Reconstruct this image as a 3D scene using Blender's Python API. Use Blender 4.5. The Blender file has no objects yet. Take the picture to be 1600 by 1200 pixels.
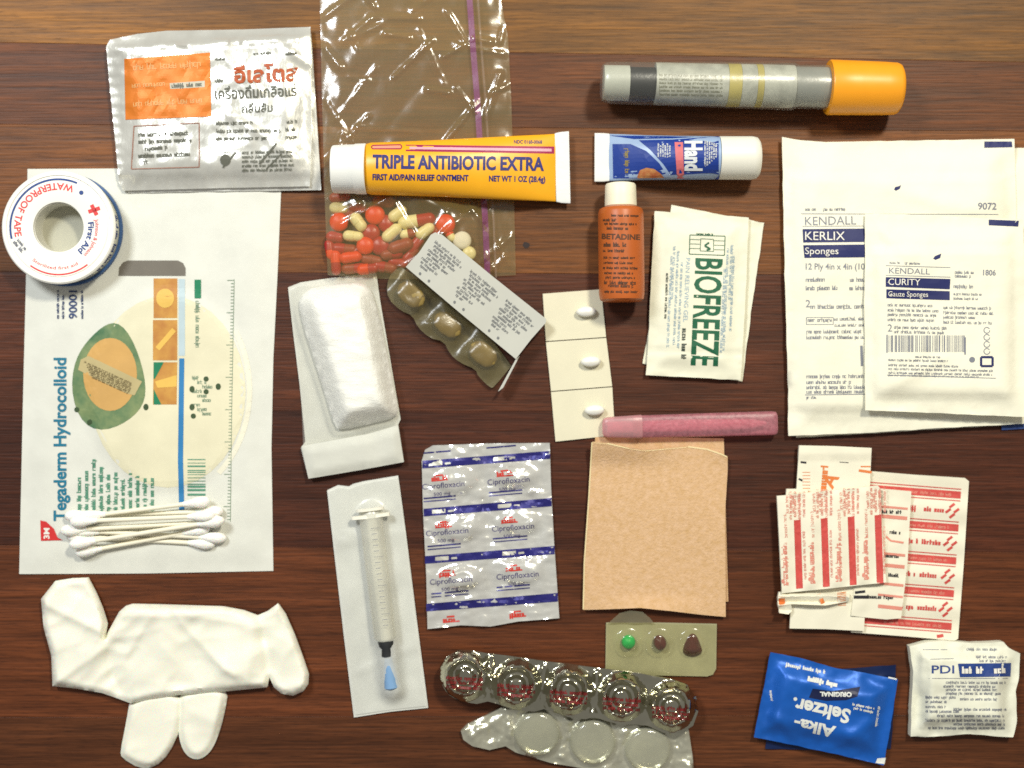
import bpy, bmesh, math, random
from mathutils import Vector, noise
from mathutils.bvhtree import BVHTree
from mathutils.geometry import delaunay_2d_cdt

random.seed(7)
SC = bpy.context.scene
COL = SC.collection

# ------------------------------------------------------------------ camera
S = 0.000325          # metres on the table per photograph pixel (1600 px wide)
H = 0.65              # camera height above the table top
cam_d = bpy.data.cameras.new('camera')
cam = bpy.data.objects.new('camera', cam_d)
COL.objects.link(cam)
cam.location = (0, 0, H)
cam.rotation_euler = (0, 0, 0)
cam_d.sensor_width = 36.0
cam_d.lens = 36.0 * H / (1600 * S)
cam_d.clip_start = 0.01
cam_d.clip_end = 50
cam_d.dof.use_dof = True
cam_d.dof.focus_distance = H - 0.024
cam_d.dof.aperture_fstop = 2.7
SC.camera = cam

# ------------------------------------------------------------------ room light
world = bpy.data.worlds.new('World')
SC.world = world
world.use_nodes = True
bg = world.node_tree.nodes['Background']
bg.inputs[0].default_value = (1.0, 0.97, 0.92, 1)
bg.inputs[1].default_value = 0.27


def lamp(name, loc, target, size, power, color):
    d = bpy.data.lights.new(name, 'AREA')
    d.shape = 'DISK'
    d.size = size
    d.energy = power
    d.color = color
    o = bpy.data.objects.new(name, d)
    COL.objects.link(o)
    o.location = loc
    o.rotation_euler = (Vector(target) - Vector(loc)).to_track_quat('-Z', 'Y').to_euler()
    return o


lamp('ceiling_lamp', (0.42, 0.66, 1.05), (0.05, 0.02, 0), 0.16, 12.8, (1.0, 0.94, 0.77))
lamp('window_lamp', (-0.58, 0.60, 1.00), (-0.08, 0.0, 0), 0.30, 10.4, (0.92, 0.97, 1.0))

SC.view_settings.view_transform = 'Standard'
SC.view_settings.look = 'None'
SC.view_settings.exposure = 0.0
SC.view_settings.gamma = 1.0
SC.view_settings.use_curve_mapping = False
SC.render.engine = 'CYCLES'
SC.cycles.use_denoising = False
SC.cycles.transparent_max_bounces = 24


# ------------------------------------------------------------------ mapping
def W(px, py, z=0.0):
    k = S * (H - z) / H
    return Vector(((px - 800) * k, (600 - py) * k, z))


def U(v):
    k = S * (H - v.z) / H
    return v.x / k + 800, 600 - v.y / k


def lin(c):
    def f(u):
        u /= 255.0
        return u / 12.92 if u <= 0.04045 else ((u + 0.055) / 1.055) ** 2.4
    return tuple(f(u) for u in c)


# ------------------------------------------------------------------ materials
def base_mat(name):
    m = bpy.data.materials.new(name)
    m.use_nodes = True
    nt = m.node_tree
    nt.nodes.clear()
    out = nt.nodes.new('ShaderNodeOutputMaterial')
    return m, nt, out


def nz(nt, scale, detail=4, rough=0.6, stretch=None):
    tc = nt.nodes.new('ShaderNodeTexCoord')
    mp = nt.nodes.new('ShaderNodeMapping')
    if stretch:
        mp.inputs['Scale'].default_value = stretch
    nt.links.new(tc.outputs['Object'], mp.inputs[0])
    n = nt.nodes.new('ShaderNodeTexNoise')
    n.inputs['Scale'].default_value = scale
    n.inputs['Detail'].default_value = detail
    n.inputs['Roughness'].default_value = rough
    nt.links.new(mp.outputs[0], n.inputs['Vector'])
    return n


def pbsdf(nt, rgb, rough, metal=0.0, var=0.08, vscale=60, bump=0.0, bscale=400, spec=0.4, coat=0.0,
          sss=0.0, rgb2=None, bstretch=None, trans=0.0):
    b = nt.nodes.new('ShaderNodeBsdfPrincipled')
    c = lin(rgb)
    n = nz(nt, vscale, 5)
    mix = nt.nodes.new('ShaderNodeMix')
    mix.data_type = 'RGBA'
    c2 = lin(rgb2) if rgb2 else tuple(min(1, x * (1 + var)) for x in c)
    c1 = c if rgb2 else tuple(x * (1 - var) for x in c)
    mix.inputs[6].default_value = (*c1, 1)
    mix.inputs[7].default_value = (*c2, 1)
    mr = nt.nodes.new('ShaderNodeMapRange')
    mr.inputs[1].default_value = 0.3
    mr.inputs[2].default_value = 0.7
    nt.links.new(n.outputs[0], mr.inputs[0])
    nt.links.new(mr.outputs[0], mix.inputs[0])
    nt.links.new(mix.outputs[2], b.inputs['Base Color'])
    b.inputs['Metallic'].default_value = metal
    b.inputs['Specular IOR Level'].default_value = spec
    b.inputs['Coat Weight'].default_value = coat
    b.inputs['Transmission Weight'].default_value = trans
    if sss:
        b.inputs['Subsurface Weight'].default_value = sss
        b.inputs['Subsurface Scale'].default_value = 0.002
    mr2 = nt.nodes.new('ShaderNodeMapRange')
    mr2.inputs[3].default_value = max(0.02, rough - 0.08)
    mr2.inputs[4].default_value = min(1, rough + 0.08)
    nt.links.new(n.outputs[0], mr2.inputs[0])
    nt.links.new(mr2.outputs[0], b.inputs['Roughness'])
    if bump:
        n2 = nz(nt, bscale, 5, 0.6, bstretch)
        bp = nt.nodes.new('ShaderNodeBump')
        bp.inputs['Strength'].default_value = bump
        bp.inputs['Distance'].default_value = 0.0006
        nt.links.new(n2.outputs[0], bp.inputs['Height'])
        nt.links.new(bp.outputs[0], b.inputs['Normal'])
    return b


MATS = {}


def pm(name, rgb, rough=0.6, **kw):
    if name in MATS:
        return MATS[name]
    m, nt, out = base_mat(name)
    b = pbsdf(nt, rgb, rough, **kw)
    nt.links.new(b.outputs[0], out.inputs[0])
    MATS[name] = m
    return m


def film(name, rgb, haze, tint=(255, 255, 255), rough=0.15, bump=0.6, bscale=120, edge=0.35, **kw):
    """clear plastic: transparent with a weak milky, glossy share"""
    if name in MATS:
        return MATS[name]
    m, nt, out = base_mat(name)
    b = pbsdf(nt, rgb, rough, bump=bump, bscale=bscale, spec=0.5, **kw)
    tl = nt.nodes.new('ShaderNodeBsdfTranslucent')
    tl.inputs[0].default_value = (*lin(rgb), 1)
    hz = nt.nodes.new('ShaderNodeMixShader')
    hz.inputs[0].default_value = 0.15
    nt.links.new(b.outputs[0], hz.inputs[1])
    nt.links.new(tl.outputs[0], hz.inputs[2])
    t = nt.nodes.new('ShaderNodeBsdfTransparent')
    t.inputs[0].default_value = (*lin(tint), 1)
    lw = nt.nodes.new('ShaderNodeLayerWeight')
    lw.inputs[0].default_value = 0.3
    mr = nt.nodes.new('ShaderNodeMapRange')
    mr.inputs[3].default_value = haze
    mr.inputs[4].default_value = min(1, haze + edge)
    nt.links.new(lw.outputs['Facing'], mr.inputs[0])
    ms = nt.nodes.new('ShaderNodeMixShader')
    nt.links.new(mr.outputs[0], ms.inputs[0])
    nt.links.new(t.outputs[0], ms.inputs[1])
    nt.links.new(hz.outputs[0], ms.inputs[2])
    # glossy sheen over the film
    g = nt.nodes.new('ShaderNodeBsdfGlossy')
    g.inputs['Roughness'].default_value = rough
    for l in list(b.inputs['Normal'].links):
        nt.links.new(l.from_socket, g.inputs['Normal'])
    lw2 = nt.nodes.new('ShaderNodeLayerWeight')
    lw2.inputs[0].default_value = 0.5
    pw = nt.nodes.new('ShaderNodeMath')
    pw.operation = 'POWER'
    pw.inputs[1].default_value = 5.0
    nt.links.new(lw2.outputs['Facing'], pw.inputs[0])
    fr = nt.nodes.new('ShaderNodeMath')       # Schlick reflectance, alike from both sides of the thin film
    fr.operation = 'MULTIPLY_ADD'
    fr.inputs[1].default_value = 0.94
    fr.inputs[2].default_value = 0.06
    nt.links.new(pw.outputs[0], fr.inputs[0])
    ms2 = nt.nodes.new('ShaderNodeMixShader')
    nt.links.new(fr.outputs[0], ms2.inputs[0])
    nt.links.new(ms.outputs[0], ms2.inputs[1])
    nt.links.new(g.outputs[0], ms2.inputs[2])
    nt.links.new(ms2.outputs[0], out.inputs[0])
    MATS[name] = m
    return m


def wood_mat():
    m, nt, out = base_mat('stained_wood')
    b = nt.nodes.new('ShaderNodeBsdfPrincipled')
    oi = nt.nodes.new('ShaderNodeObjectInfo')
    tc = nt.nodes.new('ShaderNodeTexCoord')
    add = nt.nodes.new('ShaderNodeVectorMath')
    add.operation = 'MULTIPLY_ADD'
    nt.links.new(oi.outputs['Random'], add.inputs[0])
    add.inputs[1].default_value = (3, 7, 5)
    nt.links.new(tc.outputs['Object'], add.inputs[2])

    def N(scale, stretch, detail=6, dist=0.0):
        mp = nt.nodes.new('ShaderNodeMapping')
        mp.inputs['Scale'].default_value = stretch
        nt.links.new(add.outputs[0], mp.inputs[0])
        n = nt.nodes.new('ShaderNodeTexNoise')
        n.inputs['Scale'].default_value = scale
        n.inputs['Detail'].default_value = detail
        n.inputs['Distortion'].default_value = dist
        nt.links.new(mp.outputs[0], n.inputs[0])
        return n
    grain = N(150, (0.045, 1, 1), 8, 0.4)
    fine = N(900, (0.04, 1, 1), 4)
    broad = N(9, (0.35, 1, 1), 4, 1.0)
    r1 = nt.nodes.new('ShaderNodeMapRange')
    r1.inputs[1].default_value = 0.3
    r1.inputs[2].default_value = 0.7
    r1.inputs[3].default_value = 0.74
    r1.inputs[4].default_value = 1.24
    nt.links.new(grain.outputs[0], r1.inputs[0])
    r2 = nt.nodes.new('ShaderNodeMapRange')
    r2.inputs[1].default_value = 0.3
    r2.inputs[2].default_value = 0.7
    r2.inputs[3].default_value = 0.62
    r2.inputs[4].default_value = 1.38
    nt.links.new(fine.outputs[0], r2.inputs[0])
    pore = N(2600, (0.05, 1, 1), 2)
    rp_ = nt.nodes.new('ShaderNodeMapRange')
    rp_.inputs[1].default_value = 0.56
    rp_.inputs[2].default_value = 0.66
    rp_.inputs[3].default_value = 1.06
    rp_.inputs[4].default_value = 0.66
    nt.links.new(pore.outputs[0], rp_.inputs[0])
    r3 = nt.nodes.new('ShaderNodeMapRange')
    r3.inputs[1].default_value = 0.3
    r3.inputs[2].default_value = 0.7
    r3.inputs[3].default_value = 0.7
    r3.inputs[4].default_value = 1.35
    nt.links.new(broad.outputs[0], r3.inputs[0])
    m1 = nt.nodes.new('ShaderNodeMath')
    m1.operation = 'MULTIPLY'
    nt.links.new(r1.outputs[0], m1.inputs[0])
    nt.links.new(r2.outputs[0], m1.inputs[1])
    m3 = nt.nodes.new('ShaderNodeMath')
    m3.operation = 'MULTIPLY'
    nt.links.new(m1.outputs[0], m3.inputs[0])
    nt.links.new(rp_.outputs[0], m3.inputs[1])
    m2 = nt.nodes.new('ShaderNodeMath')
    m2.operation = 'MULTIPLY'
    nt.links.new(m3.outputs[0], m2.inputs[0])
    nt.links.new(r3.outputs[0], m2.inputs[1])
    sc = nt.nodes.new('ShaderNodeVectorMath')
    sc.operation = 'SCALE'
    nt.links.new(oi.outputs['Color'], sc.inputs[0])
    nt.links.new(m2.outputs[0], sc.inputs['Scale'])
    nt.links.new(sc.outputs[0], b.inputs['Base Color'])
    rr = nt.nodes.new('ShaderNodeMapRange')
    rr.inputs[3].default_value = 0.42
    rr.inputs[4].default_value = 0.58
    nt.links.new(grain.outputs[0], rr.inputs[0])
    nt.links.new(rr.outputs[0], b.inputs['Roughness'])
    b.inputs['Specular IOR Level'].default_value = 0.28
    bp = nt.nodes.new('ShaderNodeBump')
    bp.inputs['Strength'].default_value = 0.25
    bp.inputs['Distance'].default_value = 0.0004
    nt.links.new(m1.outputs[0], bp.inputs['Height'])
    nt.links.new(bp.outputs[0], b.inputs['Normal'])
    nt.links.new(b.outputs[0], out.inputs[0])
    return m


# ------------------------------------------------------------------ objects
def wloc(o):
    v = Vector((0, 0, 0))
    while o:
        v += o.location
        o = o.parent
    return v


def link(name, verts, faces, mat, parent=None, smooth=True, kind=None, sharp=None):
    me = bpy.data.meshes.new(name)
    verts = [Vector(v) for v in verts]
    o = bpy.data.objects.new(name, me)
    if parent is None:
        n = len(verts)
        c = sum(verts, Vector()) / n
        zb = min(v.z for v in verts)
        off = Vector((c.x, c.y, zb))
        o.location = off
    else:
        off = wloc(parent)
        o.parent = parent
    me.from_pydata([v - off for v in verts], [], faces)
    me.update()
    if smooth:
        for p in me.polygons:
            p.use_smooth = True
        if sharp:
            me.set_sharp_from_angle(angle=math.radians(sharp))
    me.materials.append(mat)
    COL.objects.link(o)
    if kind:
        o['kind'] = kind
    return o


def tag(o, label, cat, group=None):
    o['label'] = label
    o['category'] = cat
    if group:
        o['group'] = group
    return o


def thing(name, px, py, label, cat, group=None, z=0.0):
    o = bpy.data.objects.new(name, None)
    o.empty_display_size = 0.01
    COL.objects.link(o)
    o.location = W(px, py, z)
    return tag(o, label, cat, group)


def seg_d(x, y, a, b):
    ax, ay = a
    bx, by = b
    dx, dy = bx - ax, by - ay
    L = dx * dx + dy * dy
    t = 0 if L == 0 else max(0, min(1, ((x - ax) * dx + (y - ay) * dy) / L))
    return math.hypot(x - ax - t * dx, y - ay - t * dy)


def poly_d(x, y, P):
    return min(seg_d(x, y, P[i], P[(i + 1) % len(P)]) for i in range(len(P)))


def inside(x, y, P):
    r = False
    j = len(P) - 1
    for i in range(len(P)):
        xi, yi = P[i]
        xj, yj = P[j]
        if (yi > y) != (yj > y) and x < (xj - xi) * (y - yi) / (yj - yi) + xi:
            r = not r
        j = i
    return r


def densify(P, step, wob=0.0, seed=0):
    out = []
    for i in range(len(P)):
        a, b = P[i], P[(i + 1) % len(P)]
        n = max(1, int(math.hypot(b[0] - a[0], b[1] - a[1]) / step))
        for k in range(n):
            t = k / n
            x, y = a[0] + (b[0] - a[0]) * t, a[1] + (b[1] - a[1]) * t
            if wob and 0 < k:
                x += wob * noise.noise(Vector((x * .05, y * .05, seed)))
                y += wob * noise.noise(Vector((x * .05, y * .05, seed + 9)))
            out.append((x, y))
    return out


def smooth_poly(P, it=2):
    for _ in range(it):
        Q = []
        for i in range(len(P)):
            a, b = P[i], P[(i + 1) % len(P)]
            Q.append((a[0] * .75 + b[0] * .25, a[1] * .75 + b[1] * .25))
            Q.append((a[0] * .25 + b[0] * .75, a[1] * .25 + b[1] * .75))
        P = Q
    return P


def fill2d(P, step, wob=0.0, seed=0, grid=True):
    B = densify(P, step, wob, seed)
    pts = list(B)
    if grid:
        x0, x1 = min(p[0] for p in B), max(p[0] for p in B)
        y0, y1 = min(p[1] for p in B), max(p[1] for p in B)
        r = random.Random(seed + 3)
        y = y0 + step * .5
        row = 0
        while y < y1:
            x = x0 + step * (.5 if row % 2 else .1)
            while x < x1:
                xx, yy = x + r.uniform(-.15, .15) * step, y + r.uniform(-.15, .15) * step
                if inside(xx, yy, B) and poly_d(xx, yy, B if len(B) < 60 else P) > step * .5:
                    pts.append((xx, yy))
                x += step
            y += step * .87
            row += 1
    n = len(B)
    res = delaunay_2d_cdt([Vector(p) for p in pts], [(i, (i + 1) % n) for i in range(n)],
                          [list(range(n))], 1, 1e-6)
    V = [(v.x, v.y) for v in res[0]]
    F = [tuple(f) for f in res[2]]
    return V, F


def sheet(name, P, zt, mat, parent=None, step=6, thick=0.0003, zb=None, wob=0.0, seed=0, smooth=True, sharp=50, film_only=False):
    """closed thin body: outline P in table pixels, top height zt(x, y, d)"""
    V, F = fill2d(P, step, wob, seed)
    if not callable(zt):
        zc = zt
        zt = lambda x, y, d: zc
    top, bot = [], []
    for (x, y) in V:
        d = poly_d(x, y, P)
        z = zt(x, y, d)
        t = W(x, y, z)
        top.append(t)
        b = (zb if zb is not None else z - thick)
        bot.append(Vector((t.x, t.y, min(b, z - 0.00005))))
    n = len(V)
    faces = []
    cnt = {}
    for f in F:
        # orient upward (y flips)
        a, b, c = (top[i] for i in f[:3])
        if (b - a).cross(c - a).z < 0:
            f = tuple(reversed(f))
        faces.append(f)
        for i in range(len(f)):
            e = (f[i], f[(i + 1) % len(f)])
            cnt[e] = cnt.get(e, 0) + 1
    if film_only:
        return link(name, top, faces, mat, parent, smooth)
    m = len(faces)
    for f in faces[:m]:
        faces.append(tuple(i + n for i in reversed(f)))
    for (a, b) in list(cnt):
        if (b, a) not in cnt:
            faces.append((b, a, a + n, b + n))
    return link(name, top + bot, faces, mat, parent, smooth, sharp=sharp)


def loft(name, A, B, secs, mat, parent=None, seg=28, caps=True, z0=0.0, power=2.0, sharp=40):
    """horizontal body along A->B (pixels). secs: (t px, half width px, half height m, centre z m)"""
    ax, ay = A
    L = math.hypot(B[0] - ax, B[1] - ay)
    ux, uy = (B[0] - ax) / L, (B[1] - ay) / L
    nx, ny = -uy, ux
    V, F = [], []
    for (t, hw, hh, zc) in secs:
        for k in range(seg):
            a = 2 * math.pi * k / seg
            ca, sa = math.cos(a), math.sin(a)
            p = 2.0 / power
            ca = math.copysign(abs(ca) ** p, ca)
            sa = math.copysign(abs(sa) ** p, sa)
            c = W(ax + ux * t + nx * hw * ca, ay + uy * t + ny * hw * ca, z0 + zc)
            V.append(Vector((c.x, c.y, z0 + zc + hh * sa)))
    ns = len(secs)
    for i in range(ns - 1):
        for k in range(seg):
            k2 = (k + 1) % seg
            F.append((i * seg + k, i * seg + k2, (i + 1) * seg + k2, (i + 1) * seg + k))
    if caps:
        F.append(tuple(reversed(range(seg))))
        F.append(tuple((ns - 1) * seg + k for k in range(seg)))
    o = link(name, V, F, mat, parent, True, sharp=sharp)
    bm = bmesh.new()
    bm.from_mesh(o.data)
    bmesh.ops.recalc_face_normals(bm, faces=bm.faces)
    bm.to_mesh(o.data)
    bm.free()
    return o


def turned(name, cx, cy, zref, prof, mat, parent=None, seg=64, sharp=40, sx=1.0, rot=0.0):
    """vertical solid of revolution; prof: closed list of (r px, z m)"""
    c = W(cx, cy, zref)
    k = S * (H - zref) / H
    V, F = [], []
    n = len(prof)
    for (r, z) in prof:
        for j in range(seg):
            a = 2 * math.pi * j / seg
            x, y = r * k * math.cos(a) * sx, r * k * math.sin(a)
            V.append(Vector((c.x + x * math.cos(rot) - y * math.sin(rot), c.y + x * math.sin(rot) + y * math.cos(rot), z)))
    for i in range(n - 1):
        for j in range(seg):
            j2 = (j + 1) % seg
            F.append((i * seg + j, i * seg + j2, (i + 1) * seg + j2, (i + 1) * seg + j))
    o = link(name, V, F, mat, parent, True, sharp=sharp)
    bm = bmesh.new()
    bm.from_mesh(o.data)
    bmesh.ops.remove_doubles(bm, verts=bm.verts, dist=1e-6)
    bmesh.ops.recalc_face_normals(bm, faces=bm.faces)
    bm.to_mesh(o.data)
    bm.free()
    return o


# ------------------------------------------------------------------ printing
_surf = {}


def surf(o):
    if o.name not in _surf:
        off = wloc(o)
        V = []
        for v in o.data.vertices:
            w = v.co + off
            px, py = U(w)
            V.append((px, py, w.z * 1000))
        _surf[o.name] = BVHTree.FromPolygons(V, [tuple(p.vertices) for p in o.data.polygons])
    return _surf[o.name]


_tcache = {}


def text_mesh(s, bold, shear):
    key = (s, bold, shear)
    if key not in _tcache:
        c = bpy.data.curves.new('lettering', 'FONT')
        c.body = s
        c.offset = bold
        c.shear = shear
        c.resolution_u = 3
        o = bpy.data.objects.new('lettering', c)
        m = o.to_mesh()
        bm = bmesh.new()
        bm.from_mesh(m)
        for _ in range(2):
            es = [e for e in bm.edges if e.calc_length() > 0.35]
            if es:
                bmesh.ops.subdivide_edges(bm, edges=es, cuts=1)
        bmesh.ops.triangulate(bm, faces=bm.faces)
        bm.verts.index_update()
        V = [(v.co.x, v.co.y) for v in bm.verts]
        F = [tuple(v.index for v in f.verts) for f in bm.faces]
        bm.free()
        o.to_mesh_clear()
        bpy.data.objects.remove(o)
        bpy.data.curves.remove(c)
        x0 = min(v[0] for v in V)
        x1 = max(v[0] for v in V)
        _tcache[key] = ([(v[0] - x0, v[1]) for v in V], F, x1 - x0)
    return _tcache[key]


class Ink:
    def __init__(self, seed=0):
        self.V, self.F, self.cuts = [], [], []
        self.r = random.Random(seed)

    def raw(self, V, F):
        n = len(self.V)
        self.V += V
        self.F += [tuple(i + n for i in f) for f in F]

    def poly(self, P, step=7):
        V, F = fill2d(P, step, 0, 1)
        n = len(self.F)
        self.raw(V, F)
        self.cuts.append((n, len(self.F)))
        return self

    def line(self, x0, y0, x1, y1, w):
        L = math.hypot(x1 - x0, y1 - y0)
        if L < 1e-6:
            return self
        n = max(1, int(L / 7))
        nx, ny = -(y1 - y0) / L * w / 2, (x1 - x0) / L * w / 2
        V, F = [], []
        for i in range(n + 1):
            t = i / n
            x, y = x0 + (x1 - x0) * t, y0 + (y1 - y0) * t
            V += [(x + nx, y + ny), (x - nx, y - ny)]
            if i:
                F.append((2 * i - 2, 2 * i - 1, 2 * i + 1, 2 * i))
        self.raw(V, F)
        return self

    def path(self, pts, w):
        for a, b in zip(pts, pts[1:]):
            self.line(*a, *b, w)
        return self

    def frame(self, P, w):
        for i in range(len(P)):
            self.line(*P[i], *P[(i + 1) % len(P)], w)
        return self

    def arc(self, cx, cy, r, a0, a1, w):
        n = max(4, int(abs(a1 - a0) / 5))
        V, F = [], []
        for i in range(n + 1):
            a = math.radians(a0 + (a1 - a0) * i / n)
            for rr in (r - w / 2, r + w / 2):
                V.append((cx + rr * math.cos(a), cy + rr * math.sin(a)))
            if i:
                F.append((2 * i - 2, 2 * i - 1, 2 * i + 1, 2 * i))
        self.raw(V, F)
        return self

    def ellipse(self, cx, cy, rx, ry, step=7):
        return self.poly([(cx + rx * math.cos(a * math.pi / 16), cy + ry * math.sin(a * math.pi / 16)) for a in range(32)], step)

    def text(self, s, x, y, h, ang=0.0, w=None, bold=0.0, shear=0.0):
        """baseline start x, y; cap height h px; ang clockwise in degrees as seen; w = forced length px"""
        V, F, L = text_mesh(s, bold, shear)
        sy = h / 0.73
        sx = w / L if w else sy
        a = math.radians(ang)
        dx, dy = math.cos(a), math.sin(a)
        self.raw([(x + dx * vx * sx + dy * vy * sy, y + dy * vx * sx - dx * vy * sy) for vx, vy in V], F)
        return self

    def arctext(self, s, cx, cy, r, a0, a1, h, inward=False, bold=0.0):
        V, F, L = text_mesh(s, bold, 0.0)
        sy = h / 0.73
        out = []
        for vx, vy in V:
            a = math.radians(a0 + (a1 - a0) * vx / L)
            rr = r - vy * sy if inward else r + vy * sy
            out.append((cx + rr * math.cos(a), cy + rr * math.sin(a)))
        self.raw(out, F)
        return self

    def scrib(self, x0, y0, x1, y1, h, thin=0.16, fill=0.85):
        """a line of print too small to read; (x0,y0)->(x1,y1) is its middle line"""
        L = math.hypot(x1 - x0, y1 - y0)
        ux, uy = (x1 - x0) / L, (y1 - y0) / L
        vx, vy = uy, -ux
        t = 0.0
        r = self.r

        def q(a, b, c, d):       # rectangle t a..b, height c..d
            self.raw([(x0 + ux * s + vx * k, y0 + uy * s + vy * k) for s, k in ((a, c), (b, c), (b, d), (a, d))], [(0, 1, 2, 3)])
        while t < L - h * .4:
            n = r.randint(2, 8)
            for _ in range(n):
                cw = h * r.uniform(.4, .62)
                if t + cw > L:
                    break
                st = h * thin
                lo, hi = -h / 2, h / 2
                if r.random() < .7:
                    hi = h * .2
                if r.random() < .12:
                    lo = -h * .8
                q(t, t + st, lo, hi)
                if r.random() < .75:
                    q(t + cw - st * 1.3, t + cw - st * .3, -h / 2, h * .2)
                k = r.random()
                if k < .6:
                    q(t, t + cw - st * .3, h * .2 - st, h * .2)
                if k > .35:
                    q(t, t + cw - st * .3, -h / 2, -h / 2 + st)
                if k > .75:
                    q(t, t + cw - st * .3, -h * .15 - st / 2, -h * .15 + st / 2)
                t += cw
            t += h * .45 / fill
        return self

    def block(self, x0, y0, x1, y1, rows, h, ang=0, short=True):
        """rows of unreadable print in a box"""
        for i in range(rows):
            y = y0 + (y1 - y0) * (i + .5) / rows
            xe = x1 - (self.r.uniform(0, .3) * (x1 - x0) if short else 0)
            self.scrib(x0, y, xe, y + (xe - x0) * math.tan(math.radians(ang)), h)
        return self

    def put(self, name, mat, on, parent, eps=0.00013, split=False, rest='printed_fine_marks'):
        T = surf(on)
        V = []
        zlast = 1.0
        for (x, y) in self.V:
            hit = T.ray_cast(Vector((x, y, 500.0)), Vector((0, 0, -1)))
            if hit[0] is not None:
                z = hit[0].z / 1000
                zlast = z
            else:
                nr = T.find_nearest(Vector((x, y, zlast * 1000)))
                z = nr[0].z / 1000 if nr[0] is not None else zlast
            V.append(W(x, y, z + eps))
        F = []
        for f in self.F:
            a, b, c = (V[i] for i in f[:3])
            F.append(f if (b - a).cross(c - a).z >= 0 else tuple(reversed(f)))
        par = on if (on.parent is not None and on.parent.parent is None) else parent
        if split and len(self.cuts) > 1:
            done = set()
            for (p, q) in self.cuts:
                self.sub(name, V, F[p:q], mat, par)
                done.update(range(p, q))
            F = [f for i, f in enumerate(F) if i not in done]
            if not F:
                return None
            name = rest
        o = self.sub(name, V, F, mat, par)
        if name in ('printed_fine_marks', 'printed_orange_marks'):
            o['kind'] = 'stuff'
        return o

    def sub(self, name, V, F, mat, par):
        ids = sorted({i for f in F for i in f})
        mp = {i: k for k, i in enumerate(ids)}
        return link(name, [V[i] for i in ids], [tuple(mp[i] for i in f) for f in F], mat, par, smooth=False)


def ss(t):
    t = max(0.0, min(1.0, t))
    return t * t * (3 - 2 * t)


def nn(x, y, f, s):
    return noise.noise(Vector((x * f, y * f, s * 3.7)))


def ridge(x, y, segs, w):
    d = min(seg_d(x, y, (a, b), (c, e)) for a, b, c, e in segs)
    return math.exp(-(d / w) ** 2)


def lerp(a, b, t):
    return (a[0] + (b[0] - a[0]) * t, a[1] + (b[1] - a[1]) * t)


def quad_pt(Q, u, v):
    return lerp(lerp(Q[0], Q[1], u), lerp(Q[3], Q[2], u), v)


# materials shared by many things
BLACK = pm('black_ink', (38, 36, 44), 0.6)
NAVY = pm('navy_ink', (28, 36, 92), 0.55)
GREYINK = pm('grey_blue_ink', (126, 129, 140), 0.6)
WHITEINK = pm('white_ink', (235, 232, 222), 0.55)
RED = pm('red_ink', (205, 45, 45), 0.55)
GREENINK = pm('green_ink', (22, 92, 62), 0.55)
PAPER = pm('white_paper', (238, 234, 214), 0.75, var=0.03, bump=0.25, bscale=250)
WPLASTIC = pm('white_plastic', (238, 236, 228), 0.38, var=0.02, spec=0.5)

# ================================================================== TABLE
WOOD = wood_mat()
slab_v = [Vector((x, y, z)) for z in (-0.03, -0.012) for x, y in ((-.62, -.5), (.62, -.5), (.62, .5), (-.62, .5))]
table = link('table_top', slab_v, [(3, 2, 1, 0), (4, 5, 6, 7), (0, 1, 5, 4), (1, 2, 6, 5), (2, 3, 7, 6), (3, 0, 4, 7)],
             pm('table_underside', (60, 30, 20), 0.7), None, False, kind='structure')
edges = [(-700, -680), (66, 97), (194, 205), (424, 430), (640, 645), (852, 863), (1121, 1117), (1900, 1900)]
cols = [(114, 74, 27), (86, 47, 20), (101, 59, 24), (71, 35, 17), (68, 32, 16), (86, 44, 20), (77, 41, 19)]
for i in range(7):
    (a0, a1), (b0, b1) = edges[i], edges[i + 1]
    g = 0.00004 / S
    X0, X1 = -1050, 2650

    def ey(p, q, x):
        return p + (q - p) * x / 1600
    top = [W(X0, ey(a0, a1, X0) + g), W(X1, ey(a0, a1, X1) + g), W(X1, ey(b0, b1, X1) - g), W(X0, ey(b0, b1, X0) - g)]
    bv = 0.00012
    c = sum(top, Vector()) / 4
    V = []
    for v in top:
        V.append(Vector((v.x, v.y, -0.012)))
    for v in top:
        V.append(Vector((v.x, v.y, -bv * .6)))
    for v in top:
        s = 1 if v.y < c.y else -1
        V.append(Vector((v.x, v.y + s * bv, 0)))
    F = [(0, 1, 2, 3)] + [(j, (j + 1) % 4, 4 + (j + 1) % 4, 4 + j) for j in range(4)] + \
        [(4 + j, 4 + (j + 1) % 4, 8 + (j + 1) % 4, 8 + j) for j in range(4)] + [(8, 9, 10, 11)]
    o = link('plank', V, F, WOOD, table, False)
    o.color = (*lin(cols[i]), 1)
    bm = bmesh.new()
    bm.from_mesh(o.data)
    bmesh.ops.recalc_face_normals(bm, faces=bm.faces)
    bm.to_mesh(o.data)
    bm.free()
# dark knots in the wood
knot_m = pm('wood_knot', (30, 14, 10), 0.5, var=0.3)
for (x, y, rx, ry) in ((822, 383, 6, 5),):
    P = [(x + rx * math.cos(a * .5236) * random.uniform(.8, 1.2), y + ry * math.sin(a * .5236) * random.uniform(.8, 1.2)) for a in range(12)]
    sheet('wood_knot', smooth_poly(P, 1), 0.00012, knot_m, table, 4, zb=-0.001)

# ================================================================== DRESSING PACKET (left)
Q = [(43, 264), (440, 268), (428, 892), (30, 897)]
dp = thing('dressing_packet', 235, 580, 'large pale dressing packet with teal vertical lettering under the tape roll', 'dressing')
PAPERC = pm('dressing_paper', (217, 217, 207), 0.6, var=0.05, bump=0.2, bscale=150, spec=0.5)
P = [(43, 264), (437, 262), (439, 300), (434, 420), (427, 560), (424, 700), (427, 892), (230, 896), (30, 897), (36, 620), (41, 420)]


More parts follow.
